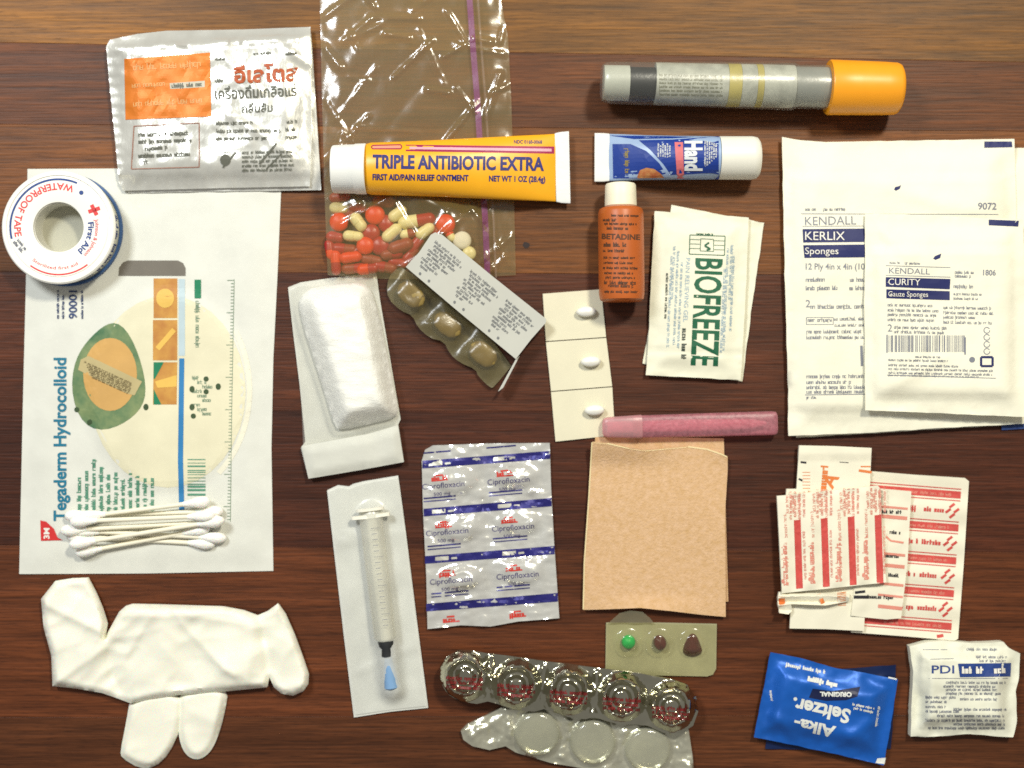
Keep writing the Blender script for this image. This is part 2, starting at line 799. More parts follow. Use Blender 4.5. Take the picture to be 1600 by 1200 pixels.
def dz(x, y, d):
    z = 0.0006 + 0.0012 * ss(d / 40) + 0.0005 * nn(x, y, .012, 1) + 0.0002 * nn(x, y, .04, 2)
    rr = math.hypot((x - 262) / 125, (y - 610) / 155)
    z += 0.0012 * ss((1.05 - rr) / .12)
    return max(z, 0.0003)


dpo = sheet('pouch', P, dz, PAPERC, dp, 9, zb=0.0001)
Ink().ellipse(262, 612, 122, 150).put('hydrocolloid_disc', pm('pale_yellow_film', (222, 216, 186), 0.55, var=0.08, vscale=30), dpo, dp, 0.00010)
cres = [(355 + 0, 470)] + [(262 + 132 * math.cos(a), 612 + 165 * math.sin(a)) for a in [-.5 + .1 * k for k in range(14)]]
I = Ink()
I.path([(262 + 128 * math.cos(a), 610 + 165 * math.sin(a)) for a in [-.6 + .1 * k for k in range(16)]], 8)
I.put('disc_rim', pm('cream_rim', (232, 228, 208), 0.5), dpo, dp, 0.00012)
I = Ink()
I.poly([(185, 431), (186, 418), (192, 410), (200, 407), (278, 407), (286, 411), (290, 419), (290, 431)])
I.put('thumb_notch', pm('notch_grey', (112, 106, 96), 0.6), dpo, dp, 0.00016)
# green ring and tan oval
I = Ink(2)
ring_o = [(170 + 56 * math.cos(a) + 6 * math.sin(2 * a), 588 + 82 * math.sin(a) + 5 * math.cos(3 * a)) for a in [k * math.pi / 18 for k in range(36)]]
I.poly(ring_o)
I.put('printed_ring', pm('leaf_green_ink', (134, 148, 100), 0.55, rgb2=(60, 106, 74), vscale=90), dpo, dp, 0.00020)
I = Ink()
I.ellipse(172, 585, 42, 57)
I.put('printed_oval', pm('tan_ink', (204, 160, 92), 0.55, var=0.08), dpo, dp, 0.00028)
I = Ink()
I.poly([(126, 562), (138, 556), (222, 596), (210, 618), (196, 614), (122, 578)])
I.put('printed_band', pm('pale_grey_tan', (186, 170, 122), 0.55), dpo, dp, 0.00036)
I = Ink()
for k in range(7):
    I.scrib(132 + k * 2, 565 + k * 4, 208 - k, 600 + k * 2.5, 3)
I.put('printed_fine_text', pm('olive_ink', (110, 96, 62), 0.6), dpo, dp, 0.00042)
# small picture strip
I = Ink()
I.poly([(240, 435), (277, 435), (277, 497), (240, 497)])
I.poly([(239, 500), (277, 500), (277, 563), (239, 563)])
I.poly([(240, 566), (277, 566), (276, 632), (239, 632)])
I.put('printed_picture_strip', pm('brown_orange_ink', (176, 112, 52), 0.55, rgb2=(204, 152, 70), vscale=120), dpo, dp, 0.00020, split=True)
I = Ink()
I.ellipse(258, 466, 14, 15)
I.line(246, 545, 272, 515, 8)
I.poly([(242, 596), (276, 586), (276, 604), (246, 606)])
I.put('printed_picture_detail', pm('yellow_ink', (222, 180, 84), 0.55), dpo, dp, 0.00028, split=True)
I = Ink()
I.poly([(240, 566), (256, 566), (242, 592), (240, 592)])
I.poly([(240, 608), (252, 632), (240, 632)])
I.poly([(304, 437), (314, 437), (314, 466), (304, 466)])
I.put('printed_green_tab', pm('emerald_ink', (22, 122, 84), 0.55), dpo, dp, 0.00030, split=True)
I = Ink()
I.path([(284, 560), (283, 640), (282, 720), (284, 800)], 8)
I.put('printed_blue_rule', pm('blue_rule_ink', (45, 122, 178), 0.55), dpo, dp, 0.00024)
I = Ink()
I.path([(284, 436), (284, 556)], 10)
I.put('printed_pale_rule', pm('pale_blue_ink', (182, 200, 206), 0.55), dpo, dp, 0.00020)
I = Ink(5)
I.path([(366, 436), (362, 640), (360, 815)], .8)
for k in range(75):
    y = 438 + k * 5.05
    x = 366 - (y - 436) * .016
    I.line(x, y, x - (11 if k % 10 == 0 else 5), y, 1.1)
I.scrib(309, 470, 309, 545, 7)
for k in range(9):
    I.scrib(300 + 8 * (k % 3), 590 + k * 7, 316 + 8 * (k % 3), 590 + k * 7, 6)
I.put('printed_ruler', pm('grey_green_ink', (120, 142, 118), 0.6), dpo, dp, 0.00022)
I = Ink(6)
for k, (x, y) in enumerate(((300, 608), (322, 592), (341, 604), (322, 612), (300, 636), (302, 650), (228, 636), (120, 640), (140, 660))):
    I.ellipse(x, y, 4, 5 - k % 2, 5)
I.put('printed_symbol', pm('dark_green_ink', (58, 78, 48), 0.6), dpo, dp, 0.00030, split=True)
I = Ink(7)
for k in range(11):
    x = 123 + k * 11.4
    I.scrib(x, 802, x, [742, 730, 716, 726, 738, 736, 742, 738, 742, 746, 744][k], 7, .2)
y = 718
while y < 778:
    w = random.choice((1, 1.5, 2.5, 3.2))
    I.line(293, y, 321, y, w)
    y += w + random.choice((1.4, 2.2, 4.0))
I.put('printed_small_print', pm('sea_green_ink', (82, 142, 116), 0.55), dpo, dp, 0.00024)
I = Ink(8)
I.text('Tegaderm Hydrocolloid', 103, 814, 20, -90, 255, bold=.026)
I.put('printed_title', pm('teal_ink', (22, 112, 140), 0.5), dpo, dp, 0.00030)
I = Ink(8)
I.text('90001', 120, 498, 13, -90, 44, bold=.02)
I.scrib(90, 498, 90, 452, 4)
I.scrib(98, 498, 98, 460, 4)
I.scrib(128, 498, 128, 452, 4)
I.put('printed_number', pm('steel_blue_ink', (42, 62, 106), 0.5), dpo, dp, 0.00030)
I = Ink()
I.poly([(63, 813), (72, 815), (84, 826), (90, 840), (98, 844), (64, 845)])
I.put('printed_emblem', RED, dpo, dp, 0.00030)
I = Ink()
I.text('3M', 77, 842, 9, -90, 17, bold=.03)
I.put('printed_emblem_lettering', WHITEINK, dpo, dp, 0.00042)

# ================================================================== COTTON SWABS
COTTON = pm('cotton', (248, 246, 238), 0.9, var=0.02, bump=0.8, bscale=900, spec=0.1, sss=0.2)
STICK = pm('paper_stick', (240, 234, 212), 0.6, var=0.04)
sw = [((104, 806), (346, 799), .0045, 'cotton swab lying straight along the upper middle of the pile'),
      ((126, 808), (326, 783), .0075, 'uppermost cotton swab, its right tip highest of all'),
      ((97, 829), (342, 815), .0060, 'cotton swab whose left tip reaches farthest left in the middle'),
      ((112, 815), (333, 806), .0092, 'cotton swab resting on top of the pile beside the uppermost one'),
      ((111, 851), (348, 813), .0080, 'cotton swab crossing from lower left up to the right, on top'),
      ((121, 864), (325, 826), .0042, 'lowest cotton swab, its left tip nearest the packet edge'),
      ((116, 829), (351, 841), .0040, 'cotton swab slanting down to the right at the pile bottom'),
      ((108, 838), (334, 850), .0028, 'cotton swab with the lowest right tip, nearest the paper')]
for (a, b, z, lab) in sw:
    cx, cy = (a[0] + b[0]) / 2, (a[1] + b[1]) / 2
    t = thing('cotton_swab', cx, cy, lab, 'cotton swab', 'cotton swabs heaped on the dressing packet', z)
    L = math.hypot(b[0] - a[0], b[1] - a[1])
    kk = S
    loft('stick', a, b, [(16, 3.6, 3.6 * kk, 0), (L - 16, 3.6, 3.6 * kk, 0)], STICK, t, 12, z0=z)
    for (p, q) in ((a, b), (b, a)):
        pr = [(-3, .6), (-1.5, 4), (2, 7.2), (8, 9), (15, 9.2), (24, 7.6), (33, 5.2), (40, 3.9)]
        loft('cotton_tip', p, q, [(u, r * random.uniform(.93, 1.07), r * kk, 0) for u, r in pr], COTTON, t, 16, z0=z)

# ================================================================== DRINK POWDER SACHETS
FOIL = pm('sachet_foil', (236, 235, 226), 0.25, metal=0.62, var=0.08, vscale=50, bump=1.0, bscale=85, bstretch=(1, .4, 1), spec=0.6)
sb = thing('drink_sachet', 345, 180, 'plain foil sachet edge showing beneath the orange printed sachet', 'sachet', 'foil drink sachets')


def sz2(x, y, d):
    return 0.0022 + 0.0015 * ss(d / 30) + 0.0006 * nn(x, y, .03, 4)


sheet('pouch', [(176, 66), (300, 54), (486, 52), (494, 170), (502, 297), (350, 299), (200, 302), (184, 180)], sz2, FOIL, sb, 9, zb=0.0012)
sa = thing('drink_sachet', 335, 175, 'silver foil sachet with an orange square and foreign lettering, on top', 'sachet', 'foil drink sachets')
P = [(166, 72), (172, 62), (215, 53), (260, 48), (380, 46), (485, 42), (486, 130), (487, 220), (484, 291), (340, 294), (192, 298), (186, 285), (178, 200), (170, 120)]


def sz(x, y, d):
    z = 0.0052 + 0.0038 * ss(d / 45) + (0.0008 * nn(x, y, .03, 3) + .0007 * abs(nn(x, y, .06, 5))) * ss(d / 14)
    # seal crimp
    if y > 270:
        z -= .0012 * ss((y - 270) / 10)
        z += 0.00035 * math.sin(x * .42)
    if x < 190:
        z += 0.0003 * math.sin(y * .4)
    z += 0.0016 * ridge(x, y, [(180, 76, 462, 60)], 5)
    z += 0.0008 * ridge(x, y, [(350, 90, 405, 140), (440, 70, 480, 100), (360, 180, 470, 250), (400, 200, 440, 240), (205, 80, 190, 110)], 5)
    z -= 0.0014 * ss((62 - y) / 20)
    return z


sao = sheet('pouch', P, sz, FOIL, sa, 6, zb=0.0040)
I = Ink()
I.poly([(194, 92), (328, 82), (330, 182), (196, 187)], 4)
I.put('printed_square', pm('orange_foil_ink', (208, 116, 34), 0.45, var=0.08, metal=0.2), sao, sa, 0.0003)
I = Ink(3)
for (x0, y0, x1, h) in ((208, 105, 318, 10), (206, 133, 262, 8), (208, 162, 318, 9)):
    I.scrib(x0, y0, x1, y0 - (x1 - x0) * .06, h, .12)
I.put('printed_pale_text', pm('peach_ink', (226, 168, 104), 0.5), sao, sa, 0.00046)
I = Ink(4)
I.poly([(265, 130), (320, 126), (320, 136), (266, 139)])
I.put('printed_grey_panel', pm('grey_panel_ink', (196, 190, 172), 0.5), sao, sa, 0.00038)
I = Ink(5)
I.scrib(268, 134, 318, 131, 7, .2)
I.scrib(336, 92, 352, 91, 5)
I.scrib(395, 84, 425, 82, 5)
I.scrib(445, 84, 464, 82, 5)
I.scrib(336, 126, 352, 125, 6)
I.text('เครื่องดื่มเกลือแร่', 336, 155, 17, -2.5, 128, bold=.016)
I.text('กลิ่นส้ม', 378, 176, 13, -2.5, 48, bold=.012)
for k, (x0, x1, y) in enumerate(((337, 398, 192), (338, 440, 204), (337, 420, 216), (448, 466, 190), (446, 466, 202), (446, 466, 214))):
    I.scrib(x0, y, x1, y - 1, 6)
for k in range(5):
    I.scrib(378, 238 + k * 7, 460, 236 + k * 7, 5)
I.line(337, 238, 358, 237, 1)
I.ellipse(352, 250, 8, 9, 6)
I.line(348, 262, 368, 238, 2.5)
I.line(405, 256, 432, 224, 3)
I.line(416, 264, 440, 240, 2)
for k, (x0, x1) in enumerate(((216, 296), (216, 300), (226, 262), (216, 298), (224, 232))):
    I.scrib(x0, 210 + k * 11, x1, 207 + k * 11, 7)
I.put('printed_dark_text', pm('dark_olive_ink', (96, 97, 86), 0.5), sao, sa, 0.00046)
I = Ink()
I.text('อีเลโตส', 366, 129, 24, -2, 100, bold=.035)
I.put('printed_title', pm('rust_ink', (176, 82, 36), 0.45), sao, sa, 0.00046)
I = Ink()
I.frame([(209, 197), (311, 192), (311, 261), (205, 264)], 1.1)
I.put('printed_box', pm('brown_line_ink', (158, 104, 84), 0.5), sao, sa, 0.00046)

# ================================================================== TAPE ROLL
tz = 0.0150
tb = 0.0019
tr = thing('tape_roll', 93, 356, 'white spool of waterproof tape with red and blue lettering', 'tape roll', None, tb)
CX, CY = 91, 355
turned('spool_flange', CX, CY, tz, [(39, tz - .0012), (39.5, tz - .0002), (42, tz), (77, tz), (78.5, tz - .0004), (80.5, tz - .0004), (81.5, tz + .0002), (86.5, tz + .0002), (88.6, tz - .0004), (89, tz - .0014), (86, tz - .0016), (40, tz - .0016), (39, tz - .0012)], WPLASTIC, tr, 96, 30)
turned('spool_core', CX, CY, tz, [(39, tz - .0012), (41, tz - .0012), (41, tb), (38, tb), (38, tz - .0014), (39, tz - .0012)], pm('grey_white_core', (214, 212, 200), 0.5), tr, 64)
turned('tape_winding', CX, CY, tz, [(42, tz - .0017), (84, tz - .0017), (84.5, tz - .003), (84.5, tb + .002), (84, tb + .0015), (42, tb + .0015), (42, tz - .0017)], pm('tape_side', (206, 206, 190), 0.8, var=.06, bump=.3, bscale=700), tr, 96)
rim = turned('spool_base', CX, CY, tz, [(.01, tb), (88, tb), (88.6, tb + .0007), (88, tb + .0014), (42, tb + .0014), (30, tb + .0012), (.01, tb + .0012)], pm('spool_base_plastic', (176, 174, 156), .5), tr, 96)
turned('base_rim', CX, CY, tz, [(85.2, tb + .0002), (89.2, tb + .0002), (89.6, tb + .0010), (89, tb + .0022), (85.2, tb + .0022), (85.2, tb + .0002)], pm('blue_rim_plastic', (58, 92, 142), .45), tr, 96)
# blue print on the tape's edge
V, F = [], []
c0 = W(CX, CY, tz)
kq = S * (H - tz) / H
r = random.Random(4)
for k in range(46):
    a = math.radians(-52 + k * 2.9)
    a = -a if False else math.radians(-(-14 + k * 2.4))
    lo, hi = r.uniform(.1, .4), r.uniform(.6, .92)
    if r.random() < .25:
        continue
    da = math.radians(r.uniform(.7, 1.0))
    n = len(V)
    for (aa, t) in ((a - da, lo), (a + da, lo), (a + da, hi), (a - da, hi)):
        z = tb + .0022 + (tz - .0042 - tb) * t
        V.append(Vector((c0.x + 84.9 * kq * math.cos(aa), c0.y + 84.9 * kq * math.sin(aa), z)))
    F.append((n, n + 1, n + 2, n + 3))
link('printed_edge_lettering', V, F, pm('deep_blue_ink', (32, 52, 112), 0.5), tr, False)
fl = [o for o in tr.children if o.name.startswith('spool_flange')][0]
I = Ink()
I.arctext('WATERPROOF TAPE', CX, CY, 69, -68, -193, 11, True, .02)
I.line(143, 320, 151, 336, 6)
I.line(138, 331, 156, 325, 6)
I.arctext('Johnson & Johnson', CX, CY, 58, -12, 47, 6, False, .01)
I.arc(CX, CY, 74, 52, 126, 2.2)
I.arctext('Sterilized first aid', CX, CY, 66, 128, 62, 5, True, .0)
I.put('printed_red_lettering', pm('bright_red_ink', (220, 62, 62), 0.5), fl, tr)
I = Ink()
I.arc(CX, CY, 75, -194, -67, 3)
I.arctext('First Aid', CX, CY, 47, -9, 50, 9, False, .03)
I.ellipse(127, 301, 3.4, 3.4, 4)
I.put('printed_blue_lettering', pm('cobalt_ink', (36, 66, 132), 0.5), fl, tr)
I = Ink(3)
I.scrib(22, 377, 38, 396, 6, .2)
I.scrib(28, 374, 42, 391, 5, .2)
I.put('printed_grey_lettering', GREYINK, fl, tr)

# ================================================================== RUBBER GLOVE
LATEX = pm('latex', (240, 238, 222), 0.5, var=0.04, vscale=30, bump=0.5, bscale=60, spec=0.35, sss=0.15)
gl = thing('rubber_glove', 260, 1050, 'crumpled cream latex glove lying flat at the lower left', 'glove')


def gz(base, hgt, w, ridges=(), rw=5, ra=0.002, s=1, na=.0012):
    def f(x, y, d):
        z = base + hgt * ss(d / w) ** .8 + na * nn(x, y, .016, s) * ss(d / 16) + .55 * na * (.35 - abs(nn(x + .5 * y, y, .028, s + 3))) * ss(d / 12)
        for (x0, y0, x1, y1, q) in ridges:      # pinched folds: steep on one side, long on the other
            dd = seg_d(x, y, (x0, y0), (x1, y1))
            side = (x1 - x0) * (y - y0) - (y1 - y0) * (x - x0)
            dd = math.sqrt(dd * dd + 9) - 3
            k_ = ss(side / (math.hypot(x1 - x0, y1 - y0) + 1e-6) / 8 + .5)
            z += .8 * q * ra * math.exp(-dd / (rw * (3.4 - 2.0 * k_))) * ss(d / 9)
        return z
    return f


def rp(P, it=2):
    return smooth_poly(P, it)


sheet('finger', rp([(204, 1088), (286, 1078), (282, 1138), (264, 1178), (242, 1199), (218, 1201), (190, 1184), (188, 1174), (196, 1134)], 1), gz(.0012, .0024, 9, [(196, 1178, 250, 1198, 1), (205, 1140, 196, 1172, -.7)], 5, .0014, 2), LATEX, gl, 4, zb=.0003)
sheet('finger', rp([(280, 1076), (358, 1070), (350, 1120), (336, 1164), (322, 1182), (306, 1188), (290, 1180), (280, 1158), (277, 1120)], 2), gz(.0012, .0030, 12, [(300, 1085, 296, 1130, -.8), (296, 1110, 330, 1128, .5)], 6, .0014, 3), LATEX, gl, 4, zb=.0003)
P = [(64, 936), (86, 908), (112, 904), (137, 903), (150, 928), (160, 952), (167, 975), (164, 996), (175, 976), (186, 956), (196, 947), (206, 944), (250, 945), (348, 948), (380, 954), (402, 962), (418, 955), (434, 943),
     (446, 960), (460, 992), (474, 1030), (482, 1054), (481, 1070), (474, 1080), (458, 1087), (440, 1084), (428, 1074), (421, 1058), (417, 1074), (356, 1080), (280, 1086), (236, 1092), (204, 1099), (180, 1090), (160, 1083), (120, 1076), (82, 1072), (80, 1024), (68, 980)]
sheet('glove_body', P, gz(.0040, .0026, 8, [
    (66, 942, 164, 990, 1.4), (84, 1068, 165, 1012, 1.1), (78, 1020, 120, 1004, .5), (100, 912, 150, 940, -.5), (166, 998, 176, 1060, -1.1), (176, 1060, 190, 1090, -.8),
    (196, 962, 300, 962, .8), (300, 962, 405, 978, .8), (284, 974, 352, 1046, 1.1), (352, 1046, 366, 1054, 1.1), (240, 958, 198, 1022, .9), (228, 985, 206, 1030, -.7), (396, 970, 386, 1066, .6),
    (216, 1090, 410, 1068, .6), (270, 1066, 330, 1072, -.4), (165, 1000, 215, 992, .8), (405, 966, 412, 1000, -1.3), (412, 1000, 420, 1056, -1.5), (434, 950, 424, 1010, .9), (430, 1076, 476, 1070, .9), (420, 985, 462, 1010, .35)],
    5, .0022, 5, .0026), LATEX, gl, 4, zb=.0022)

# ================================================================== ZIP BAG WITH PILLS
BAGF = film('bag_film', (214, 190, 116), 0.11, (252, 249, 240), 0.16, 0.35, 45, 0.25)
bg_t = thing('zip_bag', 650, 210, 'clear zip bag with a purple seal, holding red and cream pills', 'plastic bag')
P = [(499, -40), (640, -40), (775, -40), (794, 60), (799, 160), (802, 260), (806, 430), (700, 436), (600, 436), (512, 430), (507, 300), (503, 150)]
pills_c = (590, 365)


_r = random.Random(21)
CREASE = []
for _ in range(46):
    cx_, cy_ = _r.uniform(505, 795), _r.uniform(-30, 430)
    a_, l_ = math.radians(_r.choice((-38, -32, -45, 60, -70, 10)) + _r.uniform(-9, 9)), _r.uniform(12, 55)
    CREASE.append((cx_ - math.cos(a_) * l_, cy_ - math.sin(a_) * l_, cx_ + math.cos(a_) * l_, cy_ + math.sin(a_) * l_, _r.uniform(.4, 1.3), _r.uniform(2.2, 5)))


def bz(x, y, d):
    g = ss((1.25 - math.hypot((x - 608) / 142, (y - 368) / 84)) / .5)
    z = 0.0011 + 0.0095 * g + 0.0012 * ss(d / 30)
    z += (0.0007 * nn(x, y, .03, 11) + 0.0008 * abs(nn(x + .6 * y, y * .7, .02, 12))) * ss(d / 10)
    for (x0, y0, x1, y1, q, w) in CREASE:
        if abs(x - (x0 + x1) / 2) < 70 and abs(y - (y0 + y1) / 2) < 70:
            z += .0013 * q * math.exp(-(seg_d(x, y, (x0, y0), (x1, y1)) / w) ** 2) * ss(d / 8)
    if 195 < y < 330:
        pass
    return z


FILMB = film('bag_film_back', (200, 186, 150), 0.03, (246, 242, 230), 0.3, 0.3, 50, 0.1)
sheet('back_film', P, 0.00035, FILMB, bg_t, 18, film_only=True)
bago = sheet('front_film', P, bz, BAGF, bg_t, 4, film_only=True)
I = Ink()
I.path([(731, -40), (738, 60), (746, 160), (752, 260), (758, 340), (762, 434)], 9)
I.put('zip_seal', film('purple_plastic', (166, 98, 152), .42, (234, 200, 226), .3, .3, 200, .1), bago, bg_t, 0.0003)
I = Ink()
I.path([(744, -40), (751, 60), (759, 160), (765, 260), (771, 340), (775, 434)], 3)
I.put('zip_track', film('zip_track_film', (210, 190, 170), 0.2, (240, 230, 215), .2), bago, bg_t, 0.0003)

RPILL = pm('red_coating', (168, 30, 34), 0.35, var=.1, spec=.5)
OPILL = pm('orange_red_coating', (222, 62, 26), 0.4, var=.08)
BPILL = pm('brown_red_coating', (150, 62, 46), 0.4, var=.12)
CPILL = pm('cream_gelatin', (232, 222, 166), 0.35, var=.04)
WPILL = pm('white_tablet', (228, 224, 208), 0.6, var=.03)


def round_tab(x, y, r, m, lab, z=.0010, h=.005, name='tablet', tilt=1.0, rot=0.0):
    zt = z + h
    o = turned(name, x, y, z + h * .5, [(0.01, z), (r * .6, z), (r * .9, z + h * .2), (r, z + h * .38), (r, z + h * .62), (r * .9, z + h * .8), (r * .6, z + h * .95), (0.01, z + h)], m, None, 24, 60, tilt, rot)
    return tag(o, lab, 'pill', 'pills in the zip bag')


def capsule(x, y, ang, m1, m2, lab, z=.0010, L=34, r=8.6):
    a = math.radians(ang)
    A = (x - math.cos(a) * L / 2, y - math.sin(a) * L / 2)
    B = (x + math.cos(a) * L / 2, y + math.sin(a) * L / 2)
    t = thing('capsule', x, y, lab, 'pill', 'pills in the zip bag', z)
    k = S
    zc = r * k
    dome = [(r * (1 - math.cos(q)), r * math.sin(q)) for q in (.12, .5, .9, 1.3, 1.57)]
    loft('capsule_half', A, B, [(u, w, w * k, zc) for u, w in dome] + [(L * .52, r, r * k, zc)], m1, t, 16, z0=z)
    r2 = r * .94
    dome2 = [(r2 * (1 - math.cos(q)), r2 * math.sin(q)) for q in (.12, .5, .9, 1.3, 1.57)]
    loft('capsule_half', B, A, [(u, w, w * k, zc) for u, w in dome2] + [(L * .49, r2, r2 * k, zc)], m2, t, 16, z0=z)
    return t


capsule(530, 325, 4, CPILL, CPILL, 'cream capsule nearest the white tube cap, upper left of the pills', L=31, r=9)
round_tab(530, 347, 15, OPILL, 'orange-red round tablet at the left edge of the bag')
capsule(560, 347, 52, CPILL, CPILL, 'cream capsule steeply tilted between two orange-red tablets', L=33, r=9.5, z=.004)
round_tab(586, 336, 15.5, OPILL, 'orange-red round tablet in the upper middle of the pills', z=.0035)
capsule(560, 325, 8, RPILL, RPILL, 'dark red capsule next to the upper left cream capsule', L=30, r=8.5)
capsule(600, 315, 8, BPILL, BPILL, 'brownish red capsule half hidden below the ointment tube', L=38, r=10)
capsule(531, 308, -6, RPILL, RPILL, 'dull red capsule tucked under the ointment tube cap', L=34, r=8)
capsule(621, 334, -38, CPILL, CPILL, 'cream capsule pointing up to the right, top of the pills', L=33, r=9.3, z=.003)
capsule(651, 345, -9, CPILL, RPILL, 'two-tone capsule, cream left half and dark red right half', L=60, r=10.5, z=.002)
round_tab(603, 350, 15, RPILL, 'dark red round tablet below the upper middle orange one', z=.002, rot=.4, tilt=.85)
capsule(612, 364, -42, CPILL, CPILL, 'cream capsule in the pile centre, tilted up right', L=36, r=9.5, z=.004)
capsule(552, 369, 6, CPILL, CPILL, 'cream capsule lying level on the left of the pile', L=33, r=8.5, z=.004)
capsule(637, 366, -10, CPILL, BPILL, 'small cream and brown capsule in the pile centre', L=26, r=8, z=.003)
capsule(664, 361, -38, CPILL, CPILL, 'cream capsule just above the white label corner', L=34, r=9, z=.003)
round_tab(696, 350, 15.5, OPILL, 'bright orange-red round tablet farthest right in the bag', z=.002)
round_tab(722, 376, 14.5, WPILL, 'white round tablet by the purple seal', h=.0045)
capsule(703, 367, 60, OPILL, CPILL, 'orange and cream capsule between label and white tablet', L=24, r=7)
round_tab(733, 396, 11, CPILL, 'pale cream tablet peeking out right of the label', z=.001, h=.004)
round_tab(580, 364, 14, RPILL, 'dark red tablet right of the level cream capsule', z=.003)
round_tab(571, 384, 14, OPILL, 'orange-red tablet below the dark red ones, pile middle', z=.004)
round_tab(594, 384, 15, RPILL, 'crimson tablet right of the low orange-red tablet', z=.003)
capsule(524, 371, 10, RPILL, RPILL, 'dark red capsule at the left bag edge, mid height', L=30, r=9)
capsule(538, 389, 4, RPILL, BPILL, 'red and brown capsule under a bright film crease', L=42, r=9)
capsule(525, 410, 88, OPILL, RPILL, 'orange-red capsule standing upright at the lower left bag edge', L=40, r=8.5, z=.002)
capsule(548, 402, -8, OPILL, OPILL, 'orange-red capsule lying level near the bag bottom', L=36, r=9, z=.003)
capsule(553, 419, -4, BPILL, RPILL, 'pinkish red capsule closest to the bag bottom edge', L=40, r=8.5)
capsule(581, 406, 12, BPILL, BPILL, 'brownish capsule low in the pile, left of centre', L=38, r=9)
capsule(601, 417, 10, RPILL, BPILL, 'dark red and brown capsule just above the gauze pouch', L=40, r=9)
capsule(626, 385, -20, BPILL, BPILL, 'large brown-red capsule left of the white label', L=42, r=11, z=.003)
capsule(648, 383, -52, RPILL, RPILL, 'dark red capsule touching the white label edge', L=38, r=9.5)
capsule(622, 410, 8, RPILL, RPILL, 'dark red capsule in the bag bottom beside the clear blister', L=34, r=8.5)

capsule(516, 390, 80, RPILL, OPILL, 'red and orange capsule standing at the left bag edge, low', L=32, r=8)
capsule(560, 391, -30, RPILL, RPILL, 'small dark red capsule under the low orange-red tablet', L=30, r=8)
capsule(612, 397, -8, BPILL, RPILL, 'brown and red capsule below the crimson tablet', L=36, r=8.5, z=.003)
capsule(575, 420, -6, OPILL, RPILL, 'orange and red capsule along the bag bottom, left of centre', L=36, r=8.5, z=.002)
capsule(641, 398, -50, RPILL, BPILL, 'red and brown capsule pressed against the label, low', L=34, r=9)
round_tab(546, 333, 12, BPILL, 'small brown-red tablet between the first cream capsule and the orange tablet', z=.001, h=.004)
round_tab(680, 362, 11, RPILL, 'small dark red tablet left of the bright orange-red one', z=.001, h=.004)

# ================================================================== OINTMENT TUBE
ot = thing('ointment_tube', 705, 262, 'yellow ointment tube with bold blue lettering and white ribbed cap', 'tube', None, .004)
TY = pm('yellow_tube_laminate', (238, 170, 28), 0.36, var=.04, spec=.5, bump=.15, bscale=60)
bz0 = .0030
A, B = (520, 264), (890, 262)


def cl(t):
    return 0


secs = [(52, 38, .0105, .0115), (60, 40.5, .0112, .0118), (110, 42, .0105, .0112), (170, 44.5, .0092, .0100), (230, 47.5, .0073, .0082), (290, 50.5, .0048, .0058), (330, 52, .0026, .0036), (348, 53, .0012, .0020)]
body = loft('tube_body', A, B, secs, TY, ot, 48, z0=bz0, power=2.0)
loft('crimp', (868, 262), (891, 261.5), [(0, 53.5, .0010, .0020), (8, 55.5, .0007, .0018), (22, 56.5, .0007, .0018)], pm('tube_crimp', (222, 224, 222), 0.4, var=.03, bump=.3, bscale=300), ot, 32, z0=bz0, power=6)
# ribbed cap
capm = pm('cap_white', (236, 236, 230), 0.4, var=.02)
V, F = [], []
seg = 120
prof = [(0, 35.5), (1.5, 36.8), (4, 37.2), (34, 38), (36, 39), (52, 39.4), (53, 38)]
for i, (t, rr) in enumerate(prof):
    for k in range(seg):
        a = 2 * math.pi * k / seg
        q = rr * (1 - (.018 if (k % 2 and 2 <= i <= 3) else 0))
        c = W(520 + t, 264.5 - .01 * t + q * math.cos(a), bz0 + .0122)
        V.append(Vector((c.x, c.y, bz0 + .0122 + q * S * .96 * math.sin(a))))
for i in range(len(prof) - 1):
    for k in range(seg):
        k2 = (k + 1) % seg
        F.append((i * seg + k, i * seg + k2, (i + 1) * seg + k2, (i + 1) * seg + k))
F += [tuple(range(seg))]
link('ribbed_cap', V, F, capm, ot, True, sharp=35)
I = Ink()
I.text('TRIPLE ANTIBIOTIC EXTRA', 582, 262, 21, .9, 268, bold=.036)
I.text('FIRST AID/PAIN RELIEF OINTMENT', 582, 281, 9.5, 0.6, 150, bold=.03)
I.text('NET WT 1 OZ (28.4g)', 764, 283, 9, .8, 88, bold=.03)
I.text('NDC 0168-0068', 803, 224, 5.5, .5, 44, bold=.02)
I.put('printed_blue_lettering', pm('tube_blue_ink', (38, 40, 110), 0.5), body, ot, .0002)
I = Ink()
I.poly([(634, 226), (866, 229), (866, 240), (634, 236)])
I.frame([(582, 227), (626, 226), (628, 229), (626, 232.5), (582, 232.5), (580, 229.5)], 1.6)
I.put('printed_magenta_stripe', pm('magenta_ink', (158, 36, 84), 0.5), body, ot, .00016)
I = Ink()
I.poly([(640, 229.3), (862, 232.2), (862, 236.8), (640, 233)])
I.put('printed_pink_stripe', pm('pale_pink_ink', (222, 168, 182), 0.5), body, ot, .00026)
I = Ink()
I.poly([(583, 228), (625, 227.3), (626, 231.5), (583, 231.7)])
I.put('printed_pink_badge', pm('salmon_ink', (236, 150, 128), 0.5), body, ot, .00024)

